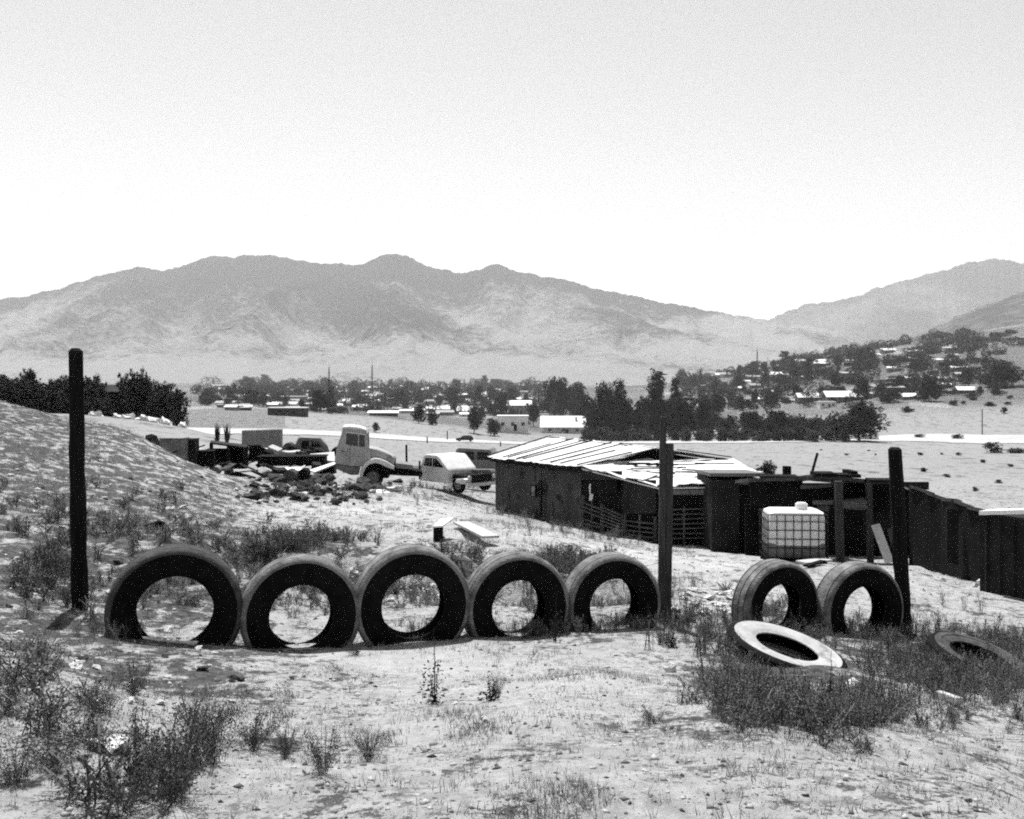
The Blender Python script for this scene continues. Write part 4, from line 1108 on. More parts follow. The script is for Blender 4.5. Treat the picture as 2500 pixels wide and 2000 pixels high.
G1_ = 'dark trees of the valley grove'
T = [
 ('dark rounded tree at the left end of the valley grove, above the long white roof', 1352,1014,924,56,'round'),
 ('broad dark tree second from the left end of the grove', 1405,1018,930,76,'round'),
 ('wide spreading tree in the middle of the grove, behind the shack roof', 1470,1074,924,96,'round'),
 ('slimmer tree touching the wide spreading one in the grove', 1510,1066,926,60,'tall'),
 ('tallest pointed tree of the grove, above the thin stake', 1602,1066,902,78,'tall'),
 ('narrow tree with a forked top right of the tallest grove tree', 1648,1066,918,46,'tall'),
 ('low dense tree behind the top of the double post', 1672,1072,956,70,'round'),
 ('small dark tree left of the tallest pointed tree', 1560,1074,970,52,'bush'),
 ('dome-shaped dark tree standing apart right of the grove', 1752,1026,955,72,'round'),
 ('large spreading tree over the white wall at the right end of the grove', 2098,1078,972,150,'round'),
 ('dark tree left of the large spreading one', 2050,1076,1010,80,'round'),
 ('ragged low tree beside the tiled hut', 1840,1070,1000,70,'round'),
 ('mid-height tree just left of the tiled hut', 1725,1070,1005,60,'round'),
 ('dark low tree between the tiled hut and the large spreading tree', 1900,1074,985,80,'bush'),
 ('bushy tree behind the shelter stick', 1965,1076,1020,80,'bush'),
]
for r_ in T:
    tree(r_[0], *r_[1:5], r_[5], 'leaf_dark', G1_, dmin=230)
for k in range(30):
    u = random.uniform(1345, 1720); vb = random.uniform(1050, 1072) if u > 1430 else random.uniform(1010, 1030)
    tree('dark tree crowded in among the others of the valley grove', u, vb, vb - random.uniform(60, 100), random.uniform(40, 60), 'round', random.choice(['leaf_dark', 'leaf_mid']), 'crowded inner trees of the grove', dmin=240)
for k in range(26):
    u = random.uniform(1700, 2060)
    tree('low dark tree in the crowded strip right of the grove', u, random.uniform(1050, 1074), random.uniform(1000, 1030), random.uniform(44, 70), random.choice(['round', 'bush']), random.choice(['leaf_dark', 'leaf_mid']), 'low trees right of the grove', dmin=240)
for k, u in enumerate(range(1432, 2075, 17)):
    if 1590 < u < 1615: continue
    tree('low dark bush in the hedge line at the foot of the grove', u + random.uniform(-6, 6), 1078 + random.uniform(-1, 1), random.uniform(1034, 1052), random.uniform(30, 50), 'bush', random.choice(['leaf_dark', 'leaf_mid']), 'hedge bushes at the foot of the grove', dmin=230, name='hedge_bush', cat='bush')
T2 = [
 ('feathery pine-shaped tree rising above the town skyline, right of the white house', 1937,932,856,38,'cone'),
 ('second pointed tree beside the feathery pine-shaped one', 1974,928,868,32,'tall'),
 ('lone cypress-like tree on the skyline left of the white house', 1804,938,890,24,'tall'),
 ('thin tree touching the left side of the small white skyline house', 1868,938,886,26,'tall'),
 ('short dark tree on the skyline above the dome-shaped tree', 1710,944,895,24,'cone'),
 ('dark round tree right of the white pyramid roof', 2106,974,920,46,'round'),
 ('second round tree behind the white pyramid roof', 2148,976,930,40,'round'),
 ('low dark tree beside the small flat roofs on the right hillside', 2180,984,946,56,'bush'),
 ('round crown above the flat roofs on the right hillside', 2194,948,914,42,'round'),
 ('dense clump of crown on the middle of the right hillside', 2268,980,914,66,'round'),
 ('dark tree on the upper right slope', 2362,936,896,46,'round'),
 ('big dark tree cut by the right edge of the picture', 2455,945,884,120,'round'),
 ('bush-like tree in front of the left hillside roofs', 1885,990,945,60,'bush'),
 ('dense tree at the upper end of the town on the hill', 2080,885,852,50,'bush'),
 ('broad tree on the hill crest', 2125,880,845,56,'bush'),
]
for r_ in T2: tree(r_[0], *r_[1:5], r_[5], 'leaf_dark' if r_[4] > 40 else 'leaf_mid', 'trees on the right hillside town', dmin=300)
T3 = [
 ('rounded dark tree at the left end of the town', 607,988,946,50,'round'),
 ('smaller tree touching the rounded one at the left end of town', 645,988,958,28,'round'),
 ('little tree left of the rounded one', 562,982,952,22,'tall'),
 ('broad dark double tree right of the long dark building', 784,1008,950,70,'round'),
 ('tall thin tree beside the broad double tree', 806,1004,942,34,'tall'),
 ('dark tree in the middle of the town above the truck', 978,995,948,54,'round'),
 ('dark lower tree left of the one by the field', 1022,1034,984,46,'round'),
 ('squat tree right beside it at the field edge', 1056,1038,994,42,'bush'),
 ('broad tree in the centre of town', 1108,992,944,70,'round'),
 ('narrow tree right of the broad town tree', 1168,990,940,40,'tall'),
 ('dark round tree at the field edge left of the flat-roofed house', 1157,1058,994,60,'round'),
 ('round tree touching the flat-roofed house wall', 1206,1064,1018,46,'round'),
 ('tree above the flat-roofed house', 1228,1016,953,54,'round'),
 ('dark tree right of the flat-roofed house', 1303,1042,978,44,'round'),
 ('small lone tree standing in the pale field', 918,1056,1030,24,'round'),
]
for r_ in T3: tree(r_[0], *r_[1:5], r_[5], 'leaf_dark', 'trees of the middle town', dmin=240)
# dark trees over the left bank
T4 = [
 ('rounded dark treetop near the left edge', 66,1018,896,72,'round',90),
 ('low dark tree at the left edge of the picture', 0,1018,935,90,'bush',92),
 ('dark tree just left of the log post', 130,1020,922,90,'round',96),
 ('small dark treetop right of the log post', 236,1020,914,34,'tall',105),
 ('tall rounded dark tree above the long barn roof', 322,1016,892,70,'round',92),
 ('dark tree with a squared top at the barn end', 392,1024,922,80,'round',96),
 ('drooping dark tree at the right end of the dark mass', 432,1034,945,60,'round',100),
 ('dense dark tree in front of the barn wall', 250,1022,960,90,'bush',84),
 ('dark bush at the barn foot left of the log post', 170,1022,950,80,'bush',84),
]
for l, u, vb, vt, w_, kd, d in T4: tree(l, u, vb, vt, w_, kd, 'leaf_dark', 'dark trees beyond the left bank', d=d)
for k in range(34):
    u = random.uniform(-60, 430)
    tree('black tree packed into the dark mass beyond the left bank', u, 1020, random.uniform(902, 940), random.uniform(70, 115), random.choice(['round', 'bush']), 'leaf_dark', 'packed trees beyond the left bank', d=random.uniform(84, 104))
# distant small trees, by part of the town
def scatter(n_, u0, u1, vfun, hr, wr, label, group, m='leaf_mid', dmin=320):
    for k in range(n_):
        u = random.uniform(u0, u1); vb = vfun(u)
        h_ = random.uniform(*hr)
        tree(label, u, vb, vb - h_, random.uniform(*wr), random.choice(['round', 'round', 'tall', 'bush']), m if random.random() < .6 else 'leaf_dark', group, dmin=dmin)
scatter(95, 480, 1350, lambda u: 950 + random.random() ** .9 * (50 if u < 700 else 62 if u < 1050 else 80), (16, 40), (20, 48), 'small distant tree among the roofs of the low middle town', 'small trees of the middle town')
scatter(56, 1660, 2120, lambda u: (1010 + (905 - 1010) * random.random() ** .9) - (u - 1660) * .05, (16, 40), (22, 48), 'small tree among the houses in the left half of the hillside town', 'small trees of the lower hillside')
scatter(18, 2200, 2500, lambda u: random.uniform(940, 1010), (8, 18), (14, 30), 'low scrubby tree on the pale slope at right', 'scrub trees on the pale right slope')
def far_mass(name, n_, fun, hr, wr, label, m):
    """far trees past counting, one object of kind stuff"""
    V, Fc, off = [], [], 0; rg = np.random.default_rng(len(name) * 7)
    for k in range(n_):
        u, vb = fun(rg); q = hit(u, vb, 320, 2500); h_ = rg.uniform(*hr) / F * q.y; w2 = rg.uniform(*wr) / F * q.y / 2
        c = rg.normal(size=(420, 3)); c /= np.linalg.norm(c, axis=1, keepdims=True); c *= rg.uniform(.5, 1, (420, 1)) ** .5
        c = c * np.array([w2, w2, h_ * .5]) * (1 + .3 * np.sin(c[:, :1] * 5 + k)) + np.array([0, 0, h_ * .55])
        v, f = leaves(c, w2 * .11, rg); V.append(v + np.array(q)); Fc.append(f + off); off += len(v)
    o = link_mesh(name, np_mesh(name, np.concatenate(V), np.concatenate(Fc)), m); tag(o, label, kind='stuff')
far_mass('distant_trees', 60, lambda g: (g.uniform(500, 1380), g.uniform(944, 956)), (12, 26), (24, 46), 'hazy far trees along the edge of the middle town', 'leaf_mid')
far_mass('hillside_trees', 95, lambda g: (lambda u: (u, 905 - g.uniform() ** .8 * 70 - (u - 1900) * .05))(g.uniform(1930, 2400)), (10, 24), (18, 44), 'small far trees high on the right hillside', 'leaf_mid')
far_mass('hill_scrub', 60, lambda g: (lambda u: (u, 862 - (u - 2230) * .14 + g.uniform(-14, 22)))(g.uniform(2230, 2500)), (8, 16), (18, 44), 'scrub lines on the upper right slope', 'leaf_mid')

far_mass('town_trees', 280, lambda g: (lambda u: (u, 952 + g.uniform() ** 1.1 * (44 if u < 700 else 56 if u < 1050 else 66)))(g.uniform(470, 1360)), (10, 30), (16, 44), 'small trees between the roofs of the low town', 'leaf_dark')
far_mass('slope_trees', 300, lambda g: (lambda u: (u, 1015 - g.uniform() * 105 - (u - 1660) * .06))(g.uniform(1660, 2450)), (10, 28), (16, 44), 'small trees between the roofs of the hillside town', 'leaf_dark')
far_mass('plain_scrub', 150, lambda g: (g.uniform(1900, 2520), g.uniform(1098, 1210)), (5, 12), (6, 17), 'sparse low scrub on the pale plain', 'leaf_mid') if False else None
# bushes on the plain
spots = [(2066,1112,10),(2138,1112,8),(2248,1112,16),(2300,1110,10),(2338,1112,16),(2005,1100,8),(2120,1102,8),(2256,1152,22),(2310,1165,18),(2400,1130,18),(2440,1180,20),(2380,1200,16),(2470,1140,16)]
for u, v, w_ in spots:
    tree('small dark scrub bush on the pale plain behind the shelter', u, v, v - w_ * .55, w_ * 1.1, 'bush', 'leaf_dark', 'scrub bushes on the right plain', dmin=45, name='scrub_bush', cat='bush')
for u, v, w_ in ((1868,1168,66),):
    tree('rounded dark bush peeking over the plywood shed roof', u + 2, 1176, 1118, 76, 'bush', 'leaf_dark', dmin=40, name='round_bush', cat='bush')
tree('dark boxy bush beside the pale track at the right edge', 2420, 1106, 1072, 46, 'bush', 'leaf_mid', dmin=100, name='track_bush', cat='bush')
tree('flat dark bush on the pale track near the right edge', 2240, 1068, 1058, 32, 'bush', 'leaf_dark', dmin=100, name='track_bush', cat='bush')
tree('flat dark bush beside the white track, nearer the edge', 2332, 1072, 1058, 36, 'bush', 'leaf_dark', dmin=100, name='track_bush', cat='bush')
tree('long low hedge touching the right edge of the picture', 2480, 1106, 1092, 70, 'bush', 'leaf_mid', dmin=100, name='track_bush', cat='bush')

# ------------------------------------------------------------------ HOUSES
def gable_house(name, label, u, vb, vt, wpx, wallm='wall_white', roofm='roof_white', group=None, dmin=240, rz=0, depth=.7, flat_=False, parts=True, d=None, cat='house', roof_frac=.35, nwin=2):
    q = hit(u, vb, dmin, 2500) if d is None else P(u, vb, d)
    W_ = wpx / F * q.y; H_ = (vb - vt) / F * q.y
    t_ = thing(name, label, cat, (q.x, q.y, q.z - .1), (0, 0, rz), group)
    D_ = W_ * depth; hw_ = H_ * (1 if flat_ else 1 - roof_frac)
    MB().box((0, D_ / 2, hw_ / 2 - .6), (W_ * .96, D_ * .94, hw_ + 1.2)).build('wall', wallm, t_)
    if flat_:
        MB().box((0, D_ / 2, hw_ + .12), (W_, D_, .24)).build('roof', roofm, t_)
    else:
        o_ = .06 * W_
        MB().poly([(-W_ / 2 - o_, -o_, hw_ - .1), (W_ / 2 + o_, -o_, hw_ - .1), (W_ / 2 + o_ * .5, D_ / 2, H_), (-W_ / 2 - o_ * .5, D_ / 2, H_)], (0, 0, .12)).build('roof', roofm, t_)
        MB().poly([(-W_ / 2 - o_, D_ + o_, hw_ - .1), (-W_ / 2 - o_ * .5, D_ / 2 + .01, H_), (W_ / 2 + o_ * .5, D_ / 2 + .01, H_), (W_ / 2 + o_, D_ + o_, hw_ - .1)], (0, 0, .12)).build('roof', roofm, t_)
    if parts:
        for k in range(nwin):
            x = -W_ * .32 + W_ * .64 * k / max(nwin - 1, 1)
            f_ = MB().box((x, D_ * .03 - .05, hw_ * .55), (min(1.1, W_ * .12), .1, min(1.2, hw_ * .35))).build('window', 'glass', t_)
        MB().box((W_ * .08, D_ * .03 - .05, hw_ * .34), (min(1.0, W_ * .1), .1, min(2.1, hw_ * .68))).build('door', 'wood_dark', t_)
    return t_
gable_house('flat_roofed_house', 'pale flat-roofed house with dark windows at the field edge', 1252, 1058, 1016, 78, 'wall_white', 'roof_white', flat_=True, nwin=3)
gable_house('white_roofed_house', 'house with a bright rounded roof behind the flat-roofed one', 1268, 1016, 978, 58, 'wall_grey', 'roof_white', roof_frac=.3)
h = gable_house('long_white_house', 'long low house with a wide bright white roof left of the grove', 1376, 1058, 1017, 104, 'wall_white', 'roof_white', roof_frac=.62, nwin=3)
MB().box((4.6, 3, 5.2), (.8, .8, 1.2)).build('chimney', 'wall_white', h)
gable_house('tiled_hut', 'small hut with a dark ribbed tile roof among the grove trees', 1776, 1042, 1008, 50, 'wall_white', 'tile_roof', roof_frac=.68)
gable_house('white_skyline_house', 'small bright white house on the skyline between two dark trees', 1889, 928, 908, 44, 'wall_white', 'roof_white', dmin=300)
gable_house('pyramid_roof_house', 'house with a broad pointed white roof on the right hillside', 2062, 982, 955, 82, 'wall_grey', 'roof_white', dmin=300, roof_frac=.5)
gable_house('low_white_house', 'low house with a flat-topped white roof left of the pointed one', 1976, 982, 960, 52, 'wall_grey', 'roof_white', dmin=300, roof_frac=.45)
gable_house('white_shed', 'bright white shed below the pointed-roof house', 2022, 996, 981, 40, 'wall_white', 'roof_white', dmin=300, flat_=True)
gable_house('small_gabled_house', 'small white gabled house beside the dense hillside clump', 2222, 976, 960, 36, 'wall_grey', 'roof_white', dmin=300, roof_frac=.5)
gable_house('hillside_house', 'long flat white roof above the small gabled house', 2192, 958, 946, 42, 'wall_dark', 'roof_white', dmin=300, flat_=True)
gable_house('hillside_house', 'isolated white house on the pale right slope', 2362, 960, 944, 44, 'wall_grey', 'roof_white', dmin=300, roof_frac=.5)
gable_house('white_wall_hut', 'white walled hut under the large spreading tree', 2122, 1074, 1052, 50, 'wall_white', 'roof_white', flat_=True, dmin=200)
gable_house('hut_behind_grove', 'tiny white hut glimpsed right of the low grove tree', 1710, 1004, 988, 20, 'wall_white', 'roof_white', dmin=250, roof_frac=.3)
gable_house('dark_barn', 'long dark barn with a bright thin roof at the left of the town', 699, 1016, 996, 96, 'wall_dark', 'roof_white', flat_=True, parts=False, dmin=240, depth=.4)
gable_house('long_roof_shed', 'long thin bright roof above the dark barn', 702, 984, 968, 88, 'wall_grey', 'roof_white', flat_=True, parts=False, dmin=300, depth=.4)
gable_house('field_shed', 'dark sloping shed at the top of the pale field', 935, 1016, 1003, 70, 'wall_dark', 'roof_white', dmin=260, depth=.4, parts=False)
gable_house('long_white_sheds', 'row-like long white roof left of the centre trees', 1120, 1010, 992, 110, 'wall_grey', 'roof_white', dmin=260, depth=.4, parts=False)
# barn hidden in the left trees
bn = gable_house('left_barn', 'long dark barn with a thin bright roof line among the black trees at left', 265, 1004, 940, 210, 'wall_dark', 'wall_dark', d=94, roof_frac=.22, depth=.3, parts=False, cat='barn')
for (u, w_, h_) in ((312, 30, 14), (372, 30, 16), (232, 24, 12), (345, 18, 10), (405, 26, 18), (446, 20, 14), (285, 16, 9)):
    q = P(u, 1000, 80); q.z = gz1(q.x, q.y) + .15; o = link_mesh('pale_heap', rock_mesh(int(u), 2, .5), 'wall_white'); o.location = q; o.scale = (w_ / F * 80 * 1.2, .8, h_ / F * 80 * 1.3)
    tag(o, 'pale rounded heap at the foot of the black trees at left', 'heap', 'pale heaps under the left trees')
# many small roofs
hm = {}
def small_house(u, vb, wpx, hpx, label, group, dmin):
    q = hit(u, vb, dmin, 2500); k = random.randrange(6)
    if k not in hm:
        wm = ['wall_white', 'wall_grey', 'wall_grey', 'wall_dark', 'wall_white', 'wall_grey'][k]; rm = ['roof_white', 'roof_white', 'roof_grey', 'roof_white', 'roof_grey', 'roof_white'][k]
        fl = k in (1, 3); a = MB().box((0, .5, .2), (.96, .94, .9)).mesh('wall'); a.materials.append(M[wm])
        if fl: b2 = MB().box((0, .5, .72), (1.05, 1.0, .12)).mesh('roof')
        else: b2 = MB().poly([(-.55, -.06, .60), (.55, -.06, .60), (.53, .5, 1.0), (-.53, .5, 1.0)], (0, 0, .06)).poly([(-.55, 1.06, .60), (-.53, .502, 1.0), (.53, .502, 1.0), (.55, 1.06, .60)], (0, 0, .06)).mesh('roof')
        b2.materials.append(M[rm])
        c2 = MB().box((-.25, .02, .35), (.14, .04, .3)).mesh('window'); c2.materials.append(M['glass'])
        hm[k] = (a, b2, c2)
    t_ = bpy.data.objects.new('small_house', None); col.objects.link(t_); tag(t_, label, 'house', group)
    W_ = wpx / F * q.y; t_.location = (q.x, q.y, q.z); t_.scale = (W_, W_ * .6, hpx / F * q.y); t_.rotation_euler = (0, 0, random.uniform(-.25, .25))
    for nm, me_ in zip(('wall', 'roof', 'window'), hm[k]):
        o = bpy.data.objects.new(nm, me_); col.objects.link(o); o.parent = t_
for k in range(165):
    u = random.uniform(520, 1420); v = 950 + random.random() ** 1.2 * (55 if u < 1000 else 68)
    small_house(u, v, random.uniform(18, 46) * (.55 + (v - 940) / 80), random.uniform(7, 13), 'small pale house among the trees of the low middle town', 'small houses of the middle town', 300)
for k in range(100):
    u = random.uniform(1650, 2360); v = 1000 - random.random() * 110 - (u - 1650) * .06
    small_house(u, v, random.uniform(20, 46), random.uniform(7, 12), 'small pale house on the hillside town at right', 'small houses of the hillside town', 320)

# masts and poles
def mast(label, u, v0, v1, d, name='radio_mast'):
    a, b_ = P(u, v0, d), P(u + .6, v1, d); s = .5 * d / 500
    t_ = thing(name, label, 'mast')
    mb = MB()
    for dx, dy in ((-1, -1), (1, -1), (0, 1)): mb.tube(a + Vector((dx * s * 1.3, dy * s, 0)), b_ + Vector((dx * s * .3, dy * s * .3, 0)), .1 * d / 500, None, 5)
    n_ = 9
    for k in range(n_):
        f0, f1 = k / n_, (k + 1) / n_; w0 = s * (1.3 - f0); w1 = s * (1.3 - f1); c0, c1 = a.lerp(b_, f0), a.lerp(b_, f1)
        mb.tube(c0 - Vector((w0, 0, 0)), c1 + Vector((w1, 0, 0)), .07 * d / 500, None, 4); mb.tube(c0 + Vector((w0, 0, 0)), c1 - Vector((w1, 0, 0)), .07 * d / 500, None, 4)
    mb.build('lattice', 'dark_steel', t_)
    MB().tube(b_, b_ + Vector((0, 0, s * 4)), .1 * d / 500, .05 * d / 500, 5).build('antenna', 'dark_steel', t_)
mast('thin lattice mast rising behind the broad double tree', 803, 962, 898, 560)
mast('thin faint mast on the town skyline right of the lattice mast', 908, 960, 892, 900)
mast('thin faint mast on the skyline left of the white skyline house', 1848, 915, 858, 850)
for (u, v0, v1, lab) in ((2398, 1062, 1000, 'faint utility pole on the pale right slope'), (1092, 1074, 1052, 'short fence stake at the edge of the road left of the car'), (1043, 1082, 1066, 'tiny stake on the near side of the road'), (1222, 1090, 1078, 'tiny stake on the roadside right of the car')):
    q = hit(u, v0, 120, 400); w_ = .28 if v0 - v1 > 30 else .35
    o = MB().tube(q - Vector((0, 0, .3)), q + Vector((0, 0, (v0 - v1) / F * q.y)), w_ / 2, w_ / 2.4, 6).build('utility_pole' if v0 - v1 > 30 else 'road_stake', 'wood_dark'); tag(o, lab, 'pole')

# car on the road
q = hit(1135, 1079, 200, 330)
car = thing('parked_car', 'small dark estate car standing on the pale road', 'car', (q.x, q.y, q.z + .1), (0, 0, R(4)))
MB().prism([(-2.3, .35), (-2.3, .8), (-1.1, .98), (-.5, 1.5), (1.6, 1.52), (2.1, 1.0), (2.2, .35)], -.85, .85, .08, seg=3).build('car_body', 'dark_steel', car, True)
MB().prism([(-.85, .98), (-.42, 1.4), (.5, 1.42), (.5, .98)], -.87, -.84, 0).build('window', 'glass', car)
MB().prism([(.62, .98), (.62, 1.42), (1.5, 1.42), (1.8, .98)], -.87, -.84, 0).build('window', 'glass', car)
for x_ in (-1.4, 1.4): wheel(car, x_, -.8, .35, .34, .2); wheel(car, x_, .8, .35, .34, .2)

# ------------------------------------------------------------------ WEEDS AND GRASS
def weed_arrays(rg, n_stem=14, h_=.35, spread=.25, leaf=.018, per=26):
    V, Fq = [], []
    cs = []
    for k in range(n_stem):
        a = rg.uniform(0, 6.28); sp = rg.uniform(.1, 1) * spread; hh = h_ * rg.uniform(.5, 1.05)
        b0 = np.array([rg.normal() * .03, rg.normal() * .03, -.02]); tip = np.array([math.cos(a) * sp, math.sin(a) * sp, hh])
        ctrl = b0 + (tip - b0) * .5 + np.array([0, 0, hh * .18])
        ts = np.linspace(0, 1, 6); pts = ((1 - ts) ** 2)[:, None] * b0 + (2 * ts * (1 - ts))[:, None] * ctrl + (ts ** 2)[:, None] * tip
        w_ = .0035
        side = np.array([-math.sin(a), math.cos(a), 0]) * w_
        for i in range(5):
            j = len(V); V += [pts[i] - side, pts[i] + side, pts[i + 1] + side * .8, pts[i + 1] - side * .8]; Fq.append((j, j + 1, j + 2, j + 3))
        tt = rg.uniform(.2, 1, per); c = ((1 - tt) ** 2)[:, None] * b0 + (2 * tt * (1 - tt))[:, None] * ctrl + (tt ** 2)[:, None] * tip
        cs.append(c + rg.normal(size=c.shape) * np.array([.022, .022, .018]) * (h_ / .35))
    V = np.array(V); Fq = np.array(Fq)
    LV, LF = leaves(np.concatenate(cs), leaf, rg)
    return np.concatenate([V, LV]), np.concatenate([Fq, LF + len(V)])
bush_arr = [weed_arrays(np.random.default_rng(300 + k), 34, .36, .50, .009, 90) for k in range(5)]
weed_arr = [weed_arrays(np.random.default_rng(340 + k), 8, .30, .15, .0075, 34) for k in range(6)]
scrub_arr = [weed_arrays(np.random.default_rng(380 + k), 14, .17, .2, .008, 36) for k in range(6)]
bush_me = []
for V, Fq in bush_arr:
    me_ = np_mesh('bush', V, Fq); me_.materials.append(M['leaf_bush']); bush_me.append(me_)
def bush(label, u, v, hpx, wpx, group=None, name='weed_bush', dmin=2.8):
    q = hit(u, v, dmin, 60); o = bpy.data.objects.new(name, random.choice(bush_me)); col.objects.link(o)
    sh = hpx / F * q.y / .38; sw = wpx / F * q.y / .80
    o.location = (q.x, q.y, q.z - .01); o.scale = (sw, sw, sh); o.rotation_euler = (0, 0, random.uniform(0, 6.28)); return tag(o, label, 'bush', group)
B_ = [
 ('dark upright bush below and left of the largest tyre', 325, 1705, 110, 100),
 ('dark bush with dense middle at the lower left, beside the long pale rock', 200, 1810, 120, 190),
 ('dark bush hugging the lower left corner', 40, 1915, 110, 200),
 ('tall feathery bush in the left foreground', 420, 1960, 200, 230),
 ('wide airy bush right of the tall feathery one', 520, 1860, 150, 200),
 ('pale green bush at the bottom left of the picture', 300, 1985, 130, 200),
 ('spreading bush with arched twigs in the left foreground', 620, 1830, 120, 190),
 ('thin spindly bush in the middle of the left foreground', 790, 1890, 130, 130),
 ('small branching bush furthest right of the foreground bushes', 900, 1860, 90, 120),
 ('low twiggy plant between the arched bush and the spindly one', 700, 1850, 90, 110),
 ('dark bush at the foot of the log post', 120, 1420, 110, 130),
 ('small tangled weed left of the log post base', 165, 1480, 60, 80),
 ('dense dark bush in the middle of the lower-left bushes', 330, 1900, 170, 240),
 ('broad low bush left of the dense middle one', 130, 1880, 130, 240),
 ('feathery bush between the long pale rock and the arched bush', 500, 1800, 120, 200),
 ('dark low clump above the dense middle bush', 250, 1740, 90, 160),
 ('dark tangled bush where the slope meets the picture edge', 20, 1740, 90, 150),
 ('low dark weed in the hollow behind the gap of the first two tyres', 300, 1240, 30, 60),
 ('dark shrub behind the second tyre on the dug edge', 720, 1345, 46, 120),  # dug-edge shrubs added partly to stand in for the dark hollow
 ('second dark shrub on the dug edge, further right', 830, 1370, 40, 90),
 ('dark shrub on the dug edge, left end', 650, 1350, 30, 100),
 ('grey bush on the slope in front of the stucco wall', 1225, 1235, 20, 50),
 ('small weed at the left edge of the bare foreground', 870, 1600, 40, 70),
 ('spindly weed below the fourth tyre', 1210, 1700, 60, 60),
]
for l, u, v, h_, w_ in B_: bush(l, u, v, h_, w_, 'wild bushes on the dry ground')
# weeds and tall stems
def stem_plant(label, u, v, hpx, seed, wpx=30):
    rg = np.random.default_rng(seed); q = hit(u, v, 3, 30); s = q.y / F
    V, Fq, cs = [], [], []
    for k in range(3):
        tip = np.array([rg.uniform(-.4, .4) * wpx * s, rg.normal() * .03, hpx * s * (1 if k == 0 else rg.uniform(.3, .6))]); b0 = np.array([rg.normal() * .01, 0, 0])
        for i in range(8):
            p0 = b0 + (tip - b0) * i / 8 + rg.normal(size=3) * .004; p1 = b0 + (tip - b0) * (i + 1) / 8; w_ = np.array([.005 * (1 - i / 10), 0, 0])
            j = len(V); V += [p0 - w_, p0 + w_, p1 + w_, p1 - w_]; Fq.append((j, j + 1, j + 2, j + 3))
        n_ = 60; tt = rg.uniform(.02, .7 if k == 0 else 1, n_) ** 1.3; cs.append(b0 + (tip - b0) * tt[:, None] + rg.normal(size=(n_, 3)) * np.array([.03, .03, .02]))
    LV, LF = leaves(np.concatenate(cs), .013, rg); V = np.array(V)
    o = link_mesh('tall_weed', np_mesh('tall_weed', np.concatenate([V, LV]), np.concatenate([np.array(Fq), LF + len(V)])), 'leaf_dark'); o.location = q; tag(o, label, 'weed')
stem_plant('tall thin dark weed standing in front of the third tyre', 1060, 1718, 185, 1, 26)
stem_plant('short dry weed right of the tall thin one in the bare foreground', 1200, 1710, 60, 2, 40)
stem_plant('tall thin weed crossing the lower rim of the pale lying tyre', 2022, 1760, 180, 3, 10)
stem_plant('climbing dry weed at the right foot of the fourth tyre', 1350, 1565, 120, 4, 24)
stem_plant('short dark weed below the double post', 1640, 1580, 50, 5, 30)

def field(name, n_, sampler, arrs, sc0, sc1, m, label, rg):
    pts = sampler(n_, rg); n_ = len(pts)
    z = gz(pts[:, 0], pts[:, 1]); V, Fc = [], []; off = 0
    ks = rg.integers(0, len(arrs), n_)
    for k, (v0, f0) in enumerate(arrs):
        ii = np.nonzero(ks == k)[0]
        if not len(ii): continue
        a = rg.uniform(0, 6.28, len(ii)); s = rg.uniform(sc0, sc1, len(ii)) * pts[ii, 2]
        ca, sa = np.cos(a) * s, np.sin(a) * s
        x = v0[None, :, 0] * ca[:, None] - v0[None, :, 1] * sa[:, None] + pts[ii, 0][:, None]
        y = v0[None, :, 0] * sa[:, None] + v0[None, :, 1] * ca[:, None] + pts[ii, 1][:, None]
        zz = v0[None, :, 2] * s[:, None] + z[ii][:, None]
        V.append(np.stack([x, y, zz], -1).reshape(-1, 3))
        Fc.append((f0[None] + (np.arange(len(ii)) * len(v0))[:, None, None]).reshape(-1, f0.shape[1]) + off); off += len(ii) * len(v0)
    o = link_mesh(name, np_mesh(name, np.concatenate(V), np.concatenate(Fc)), m)
    tag(o, label, None, None, 'stuff'); return o
def uv_regions(regs):
    """regs: (u, v, ru, rv, weight); points are thrown on the ground around each"""
    w_ = np.array([r[4] for r in regs], float); w_ /= w_.sum()
    def s(n_, rg):
        k = rg.choice(len(regs), n_, p=w_); rr = np.array(regs)
        u = rr[k, 0] + rg.normal(size=n_) * rr[k, 2]; v = rr[k, 1] + rg.normal(size=n_) * rr[k, 3]
        v = np.maximum(v, 1120)
        d = np.full(n_, 9.0)
        for _ in range(12):                      # fixed point on the smooth ground
            h_ = smooth_h((u - 1250) / F * d, d); d = .5 * d + .5 * np.clip((CZ - h_) * F / (v - H0), 2.5, 60)
        x_ = (u - 1250) / F * d; keep = (d > 2.6) & (d < 55) & ~((x_ > 2.0) & (x_ < 3.1) & (d > 6.9) & (d < 9.4))
        return np.stack([(u - 1250) / F * d, d, np.ones(n_)], 1)[keep]
    return s
rgw = np.random.default_rng(77)
field('weeds', 1050, uv_regions([(1850,1620,110,50,3),(1950,1750,140,40,5),(2100,1650,110,50,4),(2300,1600,100,40,5),(2440,1650,80,60,6),(2330,1680,100,30,4),(1740,1560,60,20,1.2),(1640,1530,40,14,.8),(2000,1545,110,10,1.6),(1900,1800,100,22,1.5),(2080,1820,40,26,.8),(2230,1760,60,24,.7)]),
      weed_arr + scrub_arr, .4, .95, 'leaf_weed', 'dark weed patch around the lying tyre', rgw)
field('dark_scrub', 430, uv_regions([(120,1400,50,40,1),(200,1270,120,60,1.4),(60,1650,110,90,.35),(400,1300,130,40,1),(350,1890,150,50,.2),(1390,1372,70,8,2.6),(740,1335,80,12,2.6),(1120,1365,60,10,.5)]),  # scrub thickened in the hollows to add to their darkness
      scrub_arr, .5, 1.5, 'leaf_weed', 'low scrub on the slopes', rgw)
